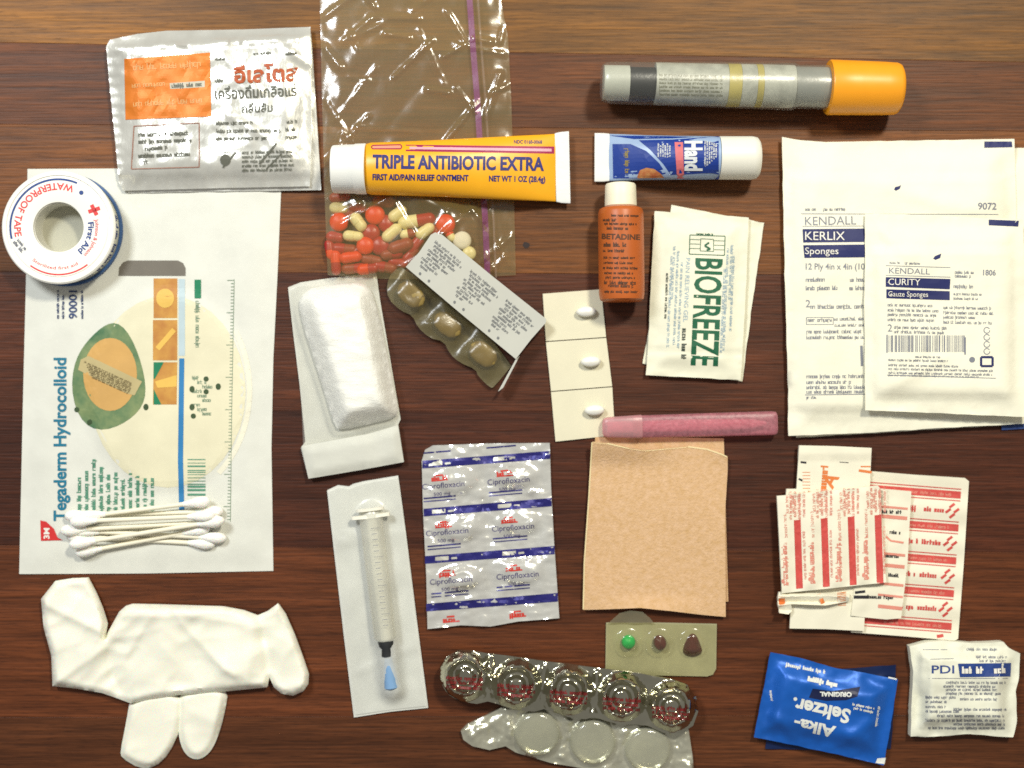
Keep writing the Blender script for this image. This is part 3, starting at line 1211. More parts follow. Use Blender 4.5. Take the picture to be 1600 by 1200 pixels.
# ================================================================== AUTO INJECTOR
ai = thing('auto_injector', 1170, 138, 'grey see-through auto injector tube with an orange cap', 'auto injector')
A, B = (939, 129), (1408, 139)
R = .0118
k = S
shell = film('smoky_plastic', (196, 199, 192), 0.08, (252, 252, 249), 0.3, 0.35, 140, 0.12)
pr = [(0, 24), (2, 28), (7, 31), (14, 32), (60, 33), (200, 35), (290, 36.4), (299, 36.5), (308, 33.5), (358, 34), (362, 34)]
inj = loft('clear_sleeve', A, B, [(t, w, w * k * .97, .0130) for t, w in pr], shell, ai, 40)
core = [(4, 27, pm('core_end', (186, 188, 176), .5)), (44, 25, pm('core_black', (22, 22, 24), .6)),
        (84, 32.5, pm('core_label', (172, 173, 162), .6, var=.28, vscale=110)), (196, 33, pm('core_yellow', (182, 168, 92), .6, var=.12)),
        (216, 27, pm('core_label')) if False else (216, 33, MATS['core_label']), (240, 33, MATS['core_yellow']), (250, 33, MATS['core_label']),
        (300, 31, pm('core_grey', (142, 144, 138), .5))]
ends = [44, 84, 196, 216, 240, 250, 300, 362]
for i, (t, w, m) in enumerate(core):
    loft(['plunger_end', 'safety_plug', 'inner_label', 'inner_band', 'inner_label', 'inner_band', 'inner_label', 'needle_guard'][i], A, B, [(t, w, w * k * .97, .0130), (ends[i] - .3, w, w * k * .97, .0130)], m, ai, 32)
I = Ink(4)
for j in range(6):
    I.scrib(1030, 117 + j * 6, 1130, 119 + j * 6, 4)
il = [o for o in ai.children if o.name.startswith('inner_label')][0]
I.put('printed_inner_text', pm('label_grey_ink', (132, 132, 112), .6), il, ai, .0001)
OC = pm('orange_cap_plastic', (240, 158, 30), 0.38, var=.03, spec=.5)
loft('orange_cap', A, B, [(354, 34, 34 * k, .0137), (354.5, 41, 41 * k, .0137), (357, 42.4, 42.4 * k, .0137), (400, 41.6, 41.6 * k, .0136), (440, 40.8, 40.8 * k, .0135), (459, 40, 40 * k, .0134), (464, 38, 38 * k, .0134), (467, 33, 33 * k, .0134)], OC, ai, 56, sharp=50)

# ================================================================== HAND CREAM TUBE
hc = thing('hand_cream_tube', 1058, 247, 'small blue and white cream tube lying under the injector', 'tube')
A, B = (929, 246), (1187, 247)
HW = pm('pearl_tube', (226, 226, 222), 0.34, var=.03, spec=.5)
hb = loft('tube_body', A, B, [(22, 37, .0010, .0022), (40, 36.5, .0030, .0040), (80, 35, .0062, .0072), (130, 34, .0088, .0098), (180, 33.5, .0102, .0112), (193, 33, .0104, .0114)], pm('pale_blue_tube', (150, 172, 204), .34, var=.06, spec=.5), hc, 48)
loft('crimp', A, B, [(0, 38, .0007, .0022), (14, 38, .0007, .0022), (23, 37, .0010, .0022)], HW, hc, 32, power=6)
loft('cap', A, B, [(193.5, 31, .0098, .0114), (194, 33.4, .0106, .0114), (245, 33.6, .0106, .0114), (253, 32, .0100, .0113), (257, 27, .0085, .0113)], pm('cap_cream', (230, 228, 216), .42, var=.02), hc, 48)
I = Ink()
I.poly([(957, 225), (985, 225), (1010, 236), (1030, 255), (1045, 278), (958, 279)])
I.poly([(998, 219), (1050, 218), (1123, 213), (1123, 280), (1052, 279), (1036, 256), (1016, 234)])
I.poly([(952, 211.5), (1050, 213), (1085, 214), (1050, 216), (990, 217)])
I.put('printed_blue_panel', pm('royal_blue_ink', (26, 56, 138), .45, var=.1), hb, hc, .00015, split=True)
I = Ink()
I.poly([(996, 275), (1000, 266), (1010, 262), (1022, 264), (1032, 271), (1038, 278), (996, 278.5)], 4)
I.put('printed_picture', pm('peach_brown_ink', (196, 142, 88), .5, rgb2=(170, 78, 46), vscale=300), hb, hc, .0003)
I = Ink()
I.poly([(1054, 222), (1067, 222), (1069, 279), (1058, 279)])
I.put('printed_pink_panel', pm('coral_ink', (206, 108, 112), .5), hb, hc, .0003)
I = Ink(6)
I.text('Hand', 1071, 220, 27, 90, 47, bold=.045)
for j in range(6):
    I.scrib(1029 + j * 3.6, 224 + (j % 2) * 3, 1029 + j * 3.6, 246, 3)
    I.scrib(1102 + j * 3.5, 219 + j, 1102 + j * 3.5, 262 - j * 3, 3)
I.put('printed_white_lettering', pm('pearl_ink', (214, 218, 220), .45), hb, hc, .0004)
I = Ink(7)
I.scrib(980, 232, 980, 272, 7)
I.put('printed_gold_lettering', pm('gold_ink', (146, 128, 62), .5), hb, hc, .0003)

# ================================================================== ANTISEPTIC BOTTLE
bt = thing('antiseptic_bottle', 971, 380, 'small orange-brown antiseptic bottle with a white cap', 'bottle')
A, B = (969.5, 286), (971.5, 471)
k = S
zc = .0117
BO = pm('amber_label', (182, 92, 34), .42, var=.08, spec=.45)
loft('cap', A, B, [(0, 17, 17 * k, zc), (1.5, 22.5, 22.5 * k, zc), (4, 24, 24 * k, zc), (20, 24.6, 24.6 * k, zc), (36, 25, 25 * k, zc), (38, 23, 23 * k, zc)], pm('cap_ivory', (238, 232, 206), .45, var=.02), bt, 48)
bb = loft('bottle_body', A, B, [(38, 20, 20 * k, zc), (39, 30, 29 * k, zc), (41, 33.5, 32.5 * k, zc), (46, 35.2, 34.5 * k, zc), (60, 35.6, 35 * k, zc), (150, 35.8, 35 * k, zc), (174, 35.4, 35 * k, zc), (182, 34, 33.5 * k, zc), (185, 30, 29.5 * k, zc)], BO, bt, 56)
I = Ink(3)
I.text('BETADINE', 940, 373, 8.5, 1.5, 60, bold=.03)
I.scrib(943, 382, 980, 382, 7, .22)
for j, (x0, x1, y, h) in enumerate(((955, 998, 336, 4), (942, 968, 343, 5), (944, 996, 349, 4), (948, 985, 356, 5), (942, 978, 391, 5), (943, 996, 402, 4), (943, 990, 410, 4), (942, 998, 418, 4), (944, 990, 426, 4), (946, 994, 433, 4), (944, 996, 441, 6), (950, 990, 446, 5), (944, 998, 455, 4))):
    I.scrib(x0, y, x1, y + .8, h, .17)
I.put('printed_lettering', pm('bottle_dark_ink', (88, 56, 36), .5), bb, bt, .00018)

# ================================================================== GEL SACHETS
GEL = pm('gel_sachet_paper', (228, 226, 204), .55, var=.04, bump=.25, bscale=140, spec=.45)


def packet(name, label, cat, P, base, h, mat, group=None, s=1, step=6, na=.0006, w=26, nf=.03, wob=1.0, folds=(), fa=.0008, fw=6, zb=None, pad=None):
    cx = sum(p[0] for p in P) / len(P)
    cy = sum(p[1] for p in P) / len(P)
    t = thing(name, cx, cy, label, cat, group, max(0, base - .0006))

    def f(x, y, d):
        z = base + h * ss((d - 8) / w) + (na * nn(x, y, nf, s) + .3 * na * nn(x, y, nf * 3, s + 5)) * ss(d / 10 + .25)
        if d < 14:
            z += .00022 * math.sin((x + .6 * y) * 1.1) * ss((14 - d) / 5)
        if pad:
            z += .0016 * ss((min(x - pad[0], pad[2] - x, y - pad[1], pad[3] - y) + 4) / 9)
        if folds:
            z += fa * ridge(x, y, folds, fw)
        return z
    o = sheet('pouch', P, f, mat, t, step, zb=(base - .0005 if zb is None else zb), wob=wob, seed=s)
    return t, o


packet('gel_sachet', 'plain back of a gel sachet showing behind the green lettered one', 'sachet',
       [(1049, 320), (1120, 334), (1194, 348), (1176, 470), (1160, 596), (1080, 584), (1004, 568), (1028, 440)], .0010, .0014, GEL, 'gel sachets', 2)
g1, g1o = packet('gel_sachet', 'cream gel sachet with large green vertical lettering, on top', 'sachet',
                 [(1023, 330), (1096, 334), (1170, 340), (1165, 460), (1160, 552), (1157, 594), (1084, 590), (1009, 586), (1012, 550), (1017, 440)],
                 .0034, .0020, GEL, 'gel sachets', 3, folds=[(1013, 548, 1160, 553)], fa=-.0007, fw=4)
I = Ink()
I.text('BIOFREEZE', 1088, 403, 43, 92.6, 168, bold=.022)
I.frame([(1078, 367), (1133, 369), (1132, 399), (1077, 397)], 1.3)
for j in range(3):
    I.line(1078, 374 + j * 7, 1094, 374.5 + j * 7, .9)
    I.line(1116, 376 + j * 7, 1132, 376.5 + j * 7, .9)
I.frame([(1095, 373), (1115, 374), (1115, 393), (1094, 392)], 1)
I.path([(1108, 379), (1101, 384), (1110, 389), (1104, 391)], 3)
I.scrib(1088, 365, 1116, 366, 3)
I.put('printed_green_lettering', GREENINK, g1o, g1)
I = Ink(4)
I.text('PAIN RELIEVING GEL', 1072, 403, 7, 92.5, 100)
for j, (x, y0, y1) in enumerate(((1054, 385, 470), (1060, 392, 540), (1050, 400, 545), (1066, 410, 545), (1138, 388, 550), (1144, 383, 470), (1147, 400, 520), (1133, 420, 552))):
    I.scrib(x, y0, x - (y1 - y0) * .045, y1, 4.5, .12)
I.put('printed_blue_lettering', pm('pale_sky_ink', (142, 168, 186), .55), g1o, g1)
I = Ink(9)
I.scrib(1070, 513, 1068, 566, 8, .25)
I.scrib(1043, 427, 1040, 500, 4.5, .16)
I.put('printed_black_lettering', pm('charcoal_ink', (66, 74, 66), .55), g1o, g1)

# ================================================================== GAUZE SPONGE PACKETS (right)
SPP = pm('sponge_paper', (237, 234, 214), .7, var=.05, vscale=18, bump=.6, bscale=90, spec=.3)
b2, b2o = packet('gauze_packet', 'back gauze packet showing only a blue corner at the right', 'gauze packet',
                 [(1236, 240), (1420, 236), (1640, 230), (1650, 440), (1652, 661), (1500, 668), (1380, 676), (1244, 684)], .0010, .0022, SPP, 'paper gauze packets', 12, 9)
I = Ink()
I.poly([(1565, 663), (1636, 658), (1636, 668), (1565, 672)])
I.put('printed_blue_bar', pm('bar_blue_ink', (36, 62, 118), .5), b2o, b2)
b1, b1o = packet('gauze_packet', 'large cream gauze packet with blue and grey print', 'gauze packet',
                 [(1222, 214), (1250, 219), (1290, 222), (1400, 220), (1585, 217), (1588, 345), (1598, 520), (1604, 662), (1480, 668), (1360, 676), (1232, 681), (1231, 600), (1226, 420)],
                 .0040, .0030, SPP, 'paper gauze packets', 13, 8, na=.0013, w=40, nf=.014, folds=[(1390, 290, 1480, 320), (1480, 320, 1530, 330)], fa=.0011, fw=13, pad=(1236, 275, 1572, 640))
I = Ink()
I.poly([(1254, 358), (1352, 357), (1352, 378), (1255, 379)])
I.poly([(1255, 383), (1352, 382), (1352, 402), (1257, 403)])
I.poly([(1538, 221), (1581, 221), (1582, 230), (1538, 231)])
I.poly([(1397, 296), (1399, 292), (1404, 291), (1408, 289), (1406, 295), (1400, 298)], 4)
I.put('printed_blue_bar', NAVY, b1o, b1, split=True)
I = Ink()
I.text('KERLIX', 1258, 375, 14, 0, 62, bold=.0)
I.text('Sponges', 1258, 397, 11, 0, 52)
I.put('printed_white_lettering', WHITEINK, b1o, b1, .00055)
I = Ink(8)
I.text('KENDALL', 1258, 352, 14, -1, 80)
I.text('9072', 1528, 327, 11, 1, 29, bold=.02)
I.text('12 Ply 4in x 4in (10', 1259, 421, 10, 0, 92, bold=.01)
I.text('2', 1259, 480, 12, 0)
I.line(1252, 334, 1560, 335, 1)
I.line(1254, 353.5, 1352, 353, .9)
for (x0, x1, y, h) in ((1258, 1276, 327, 5), (1286, 1322, 327, 5), (1259, 1291, 437, 7), (1328, 1352, 437, 7), (1259, 1310, 450, 7), (1327, 1352, 450, 7), (1266, 1352, 479, 7),
                       (1262, 1300, 500, 6), (1303, 1352, 498, 6), (1304, 1352, 508, 5), (1260, 1352, 518, 6), (1260, 1352, 527, 6), (1260, 1352, 588, 6), (1260, 1330, 597, 6), (1260, 1352, 605, 6), (1260, 1352, 612, 6), (1260, 1276, 621, 5)):
    I.scrib(x0, y, x1, y - .5, h, .15)
I.frame([(1260, 496), (1302, 496), (1302, 507), (1260, 507)], .9)
I.line(1258, 617, 1352, 616, 1.2)
I.line(1346, 540, 1347, 572, 4)
I.put('printed_grey_lettering', GREYINK, b1o, b1)
sm, smo = packet('gauze_packet', 'smaller cream gauze packet with a barcode, lying on the large one', 'gauze packet',
                 [(1352, 334), (1420, 335), (1500, 339), (1598, 343), (1604, 500), (1608, 652), (1480, 646), (1352, 641), (1351, 500)],
                 .0104, .0026, SPP, 'paper gauze packets', 14, 8, na=.0011, w=36, nf=.016, folds=[(1400, 600, 1470, 560), (1380, 360, 1420, 400)], fa=.0009, fw=9, pad=(1366, 390, 1582, 618))
I = Ink()
I.poly([(1384, 433), (1485, 436), (1484, 452), (1384, 448)])
I.poly([(1385, 452), (1484, 455), (1484, 469), (1385, 466)])
I.poly([(1545, 343), (1592, 345), (1591, 354), (1545, 352)])
I.poly([(1458, 404), (1461, 400), (1466, 398), (1471, 396), (1469, 403), (1462, 406)], 4)
I.frame([(1533, 558), (1551, 558), (1551, 572), (1533, 572)], 3.5)
I.put('printed_blue_bar', NAVY, smo, sm, split=True)
I = Ink()
I.text('CURITY', 1388, 445, 10.5, 1, 50)
I.text('Gauze Sponges', 1388, 463, 8.5, 1, 62)
I.put('printed_white_lettering', WHITEINK, smo, sm, .0005)
I = Ink(9)
I.text('KENDALL', 1389, 427, 9.5, 1.6, 64)
I.text('1806', 1536, 430, 9, 1, 20, bold=.02)
I.text('2', 1387, 518, 12, 0)
I.line(1384, 415, 1485, 418, .9)
I.line(1384, 430, 1485, 433, .9)
for (x0, x1, y, h) in ((1390, 1407, 410, 4), (1414, 1442, 411, 4), (1492, 1523, 425, 5), (1492, 1518, 431, 5), (1490, 1524, 447, 6), (1490, 1535, 459, 4), (1490, 1530, 466, 4),
                       (1387, 1462, 476, 5), (1387, 1468, 484, 5), (1387, 1466, 491, 5), (1387, 1461, 499, 5), (1474, 1550, 480, 5), (1474, 1553, 488, 5), (1474, 1524, 495, 5), (1474, 1552, 503, 5),
                       (1397, 1480, 511, 5), (1397, 1478, 518, 5), (1430, 1470, 557, 4), (1388, 1484, 562, 4), (1388, 1500, 570, 4), (1388, 1552, 576, 4), (1388, 1552, 582, 4), (1388, 1530, 586, 3)):
    I.scrib(x0, y, x1, y + (x1 - x0) * .02, h, .14)
I.line(1386, 586, 1556, 591, 1)
I.line(1386, 523, 1386, 551, 2)
x = 1389
while x < 1508:
    w = random.choice((.9, .9, 1.4, 2.0))
    I.line(x, 524, x, 550, w)
    x += w + random.choice((1.0, 1.5, 2.4))
I.line(1508, 527, 1508, 554, 2.4)
I.ellipse(1519, 562, 4.5, 4.5, 4)
for j in range(4):
    I.arc(1542, 516 + j * 11, 4.5, 0, 330, 1.3)
I.put('printed_grey_lettering', GREYINK, smo, sm)

# ================================================================== GAUZE ROLL IN POUCH
GAUZE = pm('gauze', (250, 249, 243), .9, var=.03, vscale=120, bump=1.0, bscale=500, bstretch=(.35, 1, 1), spec=.15)
gp = thing('gauze_pouch', 540, 590, 'translucent pouch around the white gauze roll, below the pill bag', 'pouch')
PP = [(450, 449), (470, 441), (520, 434), (588, 427), (594, 470), (606, 540), (618, 610), (626, 655), (622, 664), (631, 722), (560, 735), (482, 748), (470, 700), (477, 690), (468, 600), (458, 520)]
sheet('back_paper', PP, lambda x, y, d: .0011 + .0003 * nn(x, y, .03, 2), pm('pouch_paper', (204, 204, 194), .7, var=.05, bump=.2, bscale=150), gp, 12, zb=.0003)
RP = rp([(466, 474), (474, 458), (490, 449), (556, 441), (576, 446), (586, 470), (600, 530), (612, 590), (622, 640), (618, 652), (590, 660), (534, 672), (524, 668), (512, 630), (494, 570), (474, 510)], 1)


def rz(x, y, d):
    return .0030 + .0125 * ss(d / 30) ** .8 + .0006 * nn(x, y, .03, 7) + .0009 * nn(x * .4, y, .09, 2) * ss(d / 20) + .0003 * math.sin((y - .12 * x) * .30 + 5 * nn(x, y, .03, 1)) * ss(d / 20)


gr = sheet('gauze_roll', RP, rz, GAUZE, None, 6, zb=.0012)
tag(gr, 'puffy white rolled gauze bandage inside the clear pouch', 'gauze roll')
FP = [(453, 452), (470, 445), (520, 438), (585, 431), (592, 472), (604, 540), (616, 610), (622, 655), (610, 682), (474, 700), (470, 610), (460, 525)]


def fz(x, y, d):
    dr = poly_d(x, y, RP) if inside(x, y, RP) else -poly_d(x, y, RP)
    return .0017 + .0160 * ss((dr + 18) / 44) + .0006 * nn(x, y, .04, 5) * ss(d / 8)


sheet('front_film', FP, fz, film('pouch_film', (240, 240, 234), .14, (255, 255, 254), .3, .3, 60, .1), gp, 7, film_only=True)
BP = [(471, 697), (520, 688), (575, 678), (622, 664), (631, 722), (560, 735), (482, 748)]
sheet('folded_end', BP, lambda x, y, d: .0042 + .0018 * ss(d / 12) + .0006 * nn(x, y, .03, 9), MATS['pouch_paper'], gp, 7, zb=.0022)

# ================================================================== SYRINGE IN STERILE PACK
sp = thing('syringe_pack', 590, 930, 'long sterile paper pack holding a syringe, centre left', 'syringe pack')
PP = [(511, 766), (528, 758), (545, 760), (552, 756), (568, 752), (622, 743), (634, 830), (650, 960), (669, 1106), (610, 1112), (553, 1121), (538, 1000), (524, 880)]
SPM = pm('sterile_paper', (212, 213, 206), .65, var=.04, bump=.25, bscale=130)
spb = sheet('back_paper', PP, lambda x, y, d: .0012 + .0003 * nn(x, y, .03, 8), SPM, sp, 11, zb=.0003)
sy = thing('syringe', 592, 930, 'faint clear syringe with dark stopper and blue tip inside the pack', 'syringe', None, .0016)
a0, b0 = (578, 796), (613, 1082)
sz0 = .0030
PL = pm('syringe_plastic', (242, 238, 222), .4, var=.03)
loft('finger_flange', a0, b0, [(8, 30, .0022, .003), (13, 30, .0022, .003)], PL, sy, 24, z0=sz0, power=4)
BAR = film('barrel_plastic', (244, 242, 230), .26, (255, 255, 252), .2, .05, 80, .35)
loft('barrel', a0, b0, [(13, 18.5, .0046, .003), (200, 18, .0046, .003), (206, 12, .0036, .003)], BAR, sy, 28, z0=sz0)
loft('plunger', a0, b0, [(-2, 22, .0032, .003), (2, 22, .0032, .003), (3, 8, .0022, .003), (205, 8, .0022, .003)], PL, sy, 20, z0=sz0)
loft('stopper', a0, b0, [(207, 13, .0040, .003), (214, 12, .0040, .003), (218, 9, .0036, .003), (230, 10, .0036, .003)], pm('dark_rubber', (40, 42, 44), .6), sy, 24, z0=sz0)
loft('needle_hub', a0, b0, [(229, 6, .0020, .003), (238, 6.5, .0022, .003), (246, 8, .0028, .003), (262, 10, .0033, .003), (280, 11.5, .0036, .003), (282, 9, .003, .003)], pm('blue_hub_plastic', (122, 160, 200), .4), sy, 24, z0=sz0)


I = Ink()
for j in range(18):
    t = 30 + j * 9
    cx_, cy_ = 578 + t * .1215, 796 + t * .9926
    I.line(cx_ - 2, cy_, cx_ + (11 if j % 5 == 0 else 6), cy_ - 1, .9)
bar = [o for o in sy.children if o.name.startswith('barrel')][0]
I.put('scale_marks', GREYINK, bar, sy, .0001)


def pz(x, y, d):
    ds = seg_d(x, y, (580, 806), (613, 1076))
    z = .0019 + .0066 * ss((26 - ds) / 20) + .0006 * nn(x, y, .03, 6) * ss(d / 8)
    return z + .0008 * ridge(x, y, [(520, 850, 640, 830), (560, 1050, 650, 1010), (545, 835, 620, 845)], 5) * ss(d / 10)


FP2 = [(513, 768), (528, 761), (545, 763), (568, 755), (620, 746), (633, 830), (648, 960), (666, 1103), (610, 1109), (555, 1117), (540, 1000), (526, 880)]
sheet('front_film', FP2, pz, film('sterile_film', (240, 241, 234), .58, (254, 254, 252), .3, .4, 70, .1), sp, 7, film_only=True)

# ================================================================== CLEAR BLISTER WITH LABEL
cb = thing('gelcap_blister', 728, 490, 'clear blister of gelcaps with a tilted white printed label', 'blister pack')
AMB = film('amber_blister', (150, 142, 110), .22, (238, 230, 204), .3, .9, 90, .3)
a = math.radians(39.5)
ux, uy = math.cos(a), math.sin(a)
vx, vy = -uy, ux
o0 = (634, 417)


def LB(u, v):
    return (o0[0] + ux * u + vx * v, o0[1] + uy * u + vy * v)


P = [LB(-2, 0), LB(226, 0), LB(226, 58), LB(222, 62), LB(196, 60), LB(186, 54), LB(160, 62), LB(140, 61), LB(120, 52), LB(100, 62), LB(75, 61), LB(56, 52), LB(38, 58), LB(10, 56), LB(-6, 40), LB(-12, 18)]
pockets = [LB(34, 28), LB(108, 28), LB(180, 28)]


def cz(x, y, d):
    z = .0030
    for (cx, cy) in pockets:
        du = abs((x - cx) * ux + (y - cy) * uy) / 34
        dv = abs((x - cx) * vx + (y - cy) * vy) / 28
        z += .0040 * ss((1 - max(du, dv)) / .6)
    return z + .0007 * nn(x, y, .06, 4) + .0040 * ss((720 - x) / 110)


sheet('clear_tray', smooth_poly(P, 1), cz, AMB, cb, 5, film_only=True)
sheet('foil_back', smooth_poly(P, 1), .0022, pm('dull_foil', (98, 90, 62), .5, metal=.2, var=.25, vscale=70), cb, 10, zb=.0006)
GC = pm('yellow_gelatin', (146, 124, 66), .45, var=.1, spec=.6)
for i, (cx, cy) in enumerate(pockets):
    t = thing('gelcap', cx, cy, ['yellowish gelcap in the upper left pocket of the tilted clear blister', 'yellowish gelcap in the middle pocket of the tilted clear blister', 'yellowish gelcap in the lower right pocket of the tilted clear blister'][i], 'pill', 'gelcaps in the clear blister', .0023)
    A = (cx - ux * 24, cy - uy * 24)
    B = (cx + ux * 24, cy + uy * 24)
    loft('gelatin_shell', A, B, [(0, 2, .0005, .0022), (3, 9, .0014, .0022), (10, 15, .0020, .0022), (24, 17, .0021, .0022), (38, 15, .0020, .0022), (45, 9, .0014, .0022), (48, 2, .0005, .0022)], GC, t, 20, z0=.0023 + .0040 * ss((720 - cx) / 110))
LBL = [LB(0, 0), LB(227, 0), LB(229, -62), LB(226, -69), LB(6, -69), LB(0, -64)]
LBL = [(634, 417), (655, 394), (673, 367), (680, 363), (690, 366), (770, 432), (853, 498), (853, 504), (830, 530), (806, 561), (720, 490)]
lb = sheet('card_label', LBL, lambda x, y, d: .0094 + .0007 * nn(x, y, .015, 3) + .0055 * ss((790 - x) / 130), pm('label_card', (188, 188, 179), .6, var=.03), cb, 8, zb=.0070)
sheet('card_edge', [(806, 561), (812, 556), (786, 606), (778, 612)], .0085, MATS['label_card'], cb, 6, zb=.0030)
I = Ink(11)
for g in range(3):
    for j in range(9):
        p = LB(10 + g * 72 + (j % 3) * 3, -60 + j * 5.4)
        q = LB(10 + g * 72 + [54, 60, 50, 56, 40, 52, 30, 36, 22][j], -60 + j * 5.4)
        I.scrib(*p, *q, 4.6, .17)
    for j in range(2):
        p = LB(24 + g * 70 + j * 18, -6)
        I.ellipse(*p, 2, 2.4, 3)
I.put('printed_lettering', pm('label_ink', (112, 114, 116), .6), lb, cb)

# ================================================================== THREE-TABLET CARD
tc_ = thing('tablet_card', 905, 570, 'cream card strip folded in three with white oval tablets', 'tablet card')
CARD = pm('cream_card', (220, 214, 188), .7, var=.03, bump=.15, bscale=200)
panels = [[(848, 459), (939, 452), (947, 526.5), (853, 533)], [(853, 534.5), (947.2, 528), (956.5, 603.5), (861, 611)], [(861, 612.5), (956.7, 605), (961, 680), (868, 690)]]
for i, P in enumerate(panels):
    c0 = sheet('card_panel', P, lambda x, y, d: .0012 + .0004 * nn(x, y, .02, 1 + i), CARD, tc_, 9, zb=.0003)
labs = ['white oval tablet on the top panel of the cream card', 'white oval tablet on the middle panel of the cream card', 'white oval tablet on the bottom panel, beside the pink tube']
for i, (x, y) in enumerate(((916, 487), (923, 565), (929, 641))):
    o = turned('oval_tablet', x, y, .003, [(.01, .0013), (7, .0013), (8.2, .0026), (8, .0042), (6, .0054), (.01, .0058)], pm('white_coating', (240, 238, 228), .3, var=.02, spec=.5), None, 28, 70, 1.95, math.radians(3))
    tag(o, labs[i], 'pill', 'white oval tablets on the card')

# ================================================================== PINK TUBE
pt = thing('pink_case', 1077, 664, 'translucent pink plastic tube lying above the beige sheet', 'plastic tube', None, .0012)
PK = film('pink_plastic', (214, 138, 150), .42, (250, 214, 222), .45, 1.0, 130, .25, var=.3, vscale=500)
loft('case_body', (941, 668), (1214, 661), [(48, 17, .0030, .0034), (52, 17.6, .0032, .0034), (200, 18.6, .0033, .0035), (264, 18.8, .0032, .0035), (271, 17.8, .0030, .0035), (273, 15.5, .0024, .0035)], PK, pt, 32, z0=.0008, power=3.4)
loft('case_cap', (941, 668), (1214, 661), [(0, 10, .0018, .0034), (2, 14, .0025, .0034), (8, 16, .0030, .0034), (60, 18.6, .0034, .0035), (62, 18.0, .0033, .0035)], film('pink_cap_plastic', (226, 168, 172), .50, (252, 226, 230), .4, .4, 130, .25), pt, 32, z0=.0008, power=3.4)
loft('inner_rod', (941, 668), (1214, 661), [(8, 9, .0018, .0034), (140, 9.5, .0019, .0034), (230, 8, .0018, .0034), (256, 3, .001, .0034)], pm('pink_core', (206, 128, 142), .5, var=.15, vscale=200), pt, 20, z0=.0012)

# ================================================================== MOLESKIN SHEETS
MS = pm('beige_felt', (204, 166, 120), .95, rgb2=(220, 184, 148), vscale=350, bump=.8, bscale=900, spec=.05)
MSE = pm('backing_paper', (232, 212, 164), .7, var=.03)
m2 = thing('moleskin_sheet', 1035, 820, 'lower beige felt sheet peeking out along the top and right edge', 'moleskin sheet', 'beige felt sheets')
sheet('felt', [(930, 683), (1030, 683), (1131, 685), (1134, 800), (1138, 940), (1030, 944), (918, 944), (924, 800)], lambda x, y, d: .0013 + .0002 * nn(x, y, .02, 2), MS, m2, 14, zb=.0003)
m1 = thing('moleskin_sheet', 1025, 825, 'upper beige felt sheet with a wavy pale top edge', 'moleskin sheet', 'beige felt sheets')
P = [(926, 690), (950, 692), (985, 700), (1010, 703), (1040, 700), (1075, 697), (1105, 701), (1128, 709), (1137, 714), (1137, 735), (1133, 800), (1134, 964), (1100, 961), (1050, 955), (1000, 950), (950, 952), (911, 953), (914, 880), (921, 780)]


def mz(x, y, d):
    z = .0030 + .0007 * nn(x, y, .012, 4)
    z += .0055 * ss((735 - y) / 50) * (.55 + .45 * math.sin((x - 905) * .026))
    z += .0030 * ss((y - 925) / 35) * (.5 - .5 * math.cos((x - 910) * .028))
    return z


mo = sheet('felt', P, mz, MS, m1, 7, thick=.0011)
I = Ink()
I.path([(926, 691), (950, 693), (985, 701), (1010, 704), (1040, 701), (1075, 698), (1105, 702), (1128, 710), (1136, 714)], 2.2)
I.path([(925, 691), (920, 780), (913, 880), (911.5, 952)], 2.2)
I.put('backing_edge', MSE, mo, m1, .0002)

# ================================================================== SMALL THREE-PILL CARD
pc = thing('pill_blister', 1032, 1010, 'small grey plastic card with one green and two brown pills', 'blister pack')
P = [(947, 973), (1030, 973), (1120, 975), (1119, 1045), (1114, 1054), (1105, 1057), (1000, 1055), (950, 1052), (946, 1046)]
sheet('foil_back', P, .0012, pm('olive_foil', (170, 168, 140), .5, var=.12, vscale=80), pc, 12, zb=.0003)
sheet('front_film', P, lambda x, y, d: .0022 + .0046 * max([0] + [ss((22 - math.hypot(x - cx, y - 1005)) / 10) for cx in (982, 1030, 1082)]) + .0008 * ridge(x, y, [(968, 1046, 1085, 1043), (975, 1050, 1070, 1051)], 3) + .0002 * nn(x, y, .05, 2), film('blister_clear', (200, 198, 164), .04, (246, 244, 228), .16, .3, 120, .2), pc, 5, film_only=True)
sheet('torn_flap', [(950, 974), (968, 958), (985, 954), (1004, 956), (1016, 966), (1022, 974)], lambda x, y, d: .0026 + .0012 * nn(x, y, .05, 3), film('flap_film', (180, 176, 144), .3, (220, 214, 180), .25), pc, 6, film_only=True)
tag(turned('tablet', 982, 1003, .003, [(.01, .0014), (9, .0014), (11, .0030), (9, .0048), (.01, .0054)], pm('green_coating', (24, 190, 96), .4, var=.15, vscale=200), None, 20, 60), 'bright green pill at the left of the small grey card', 'pill', 'pills in the small grey card')
tag(turned('tablet', 1031, 1004, .003, [(.01, .0014), (10, .0014), (12, .0030), (10, .0048), (.01, .0054)], pm('brown_coating', (88, 34, 30), .4, var=.2, vscale=200), None, 20, 60, .85, .3), 'round dark brown pill in the middle of the small grey card', 'pill', 'pills in the small grey card')
o = sheet('tablet', rp([(1066, 1018), (1072, 1000), (1080, 989), (1088, 992), (1094, 1006), (1098, 1020), (1086, 1027), (1072, 1025)], 1), lambda x, y, d: .0016 + .0040 * ss(d / 9), MATS['brown_coating'], None, 4, zb=.0013)
tag(o, 'pear shaped dark brown pill at the right of the small card', 'pill', 'pills in the small grey card')

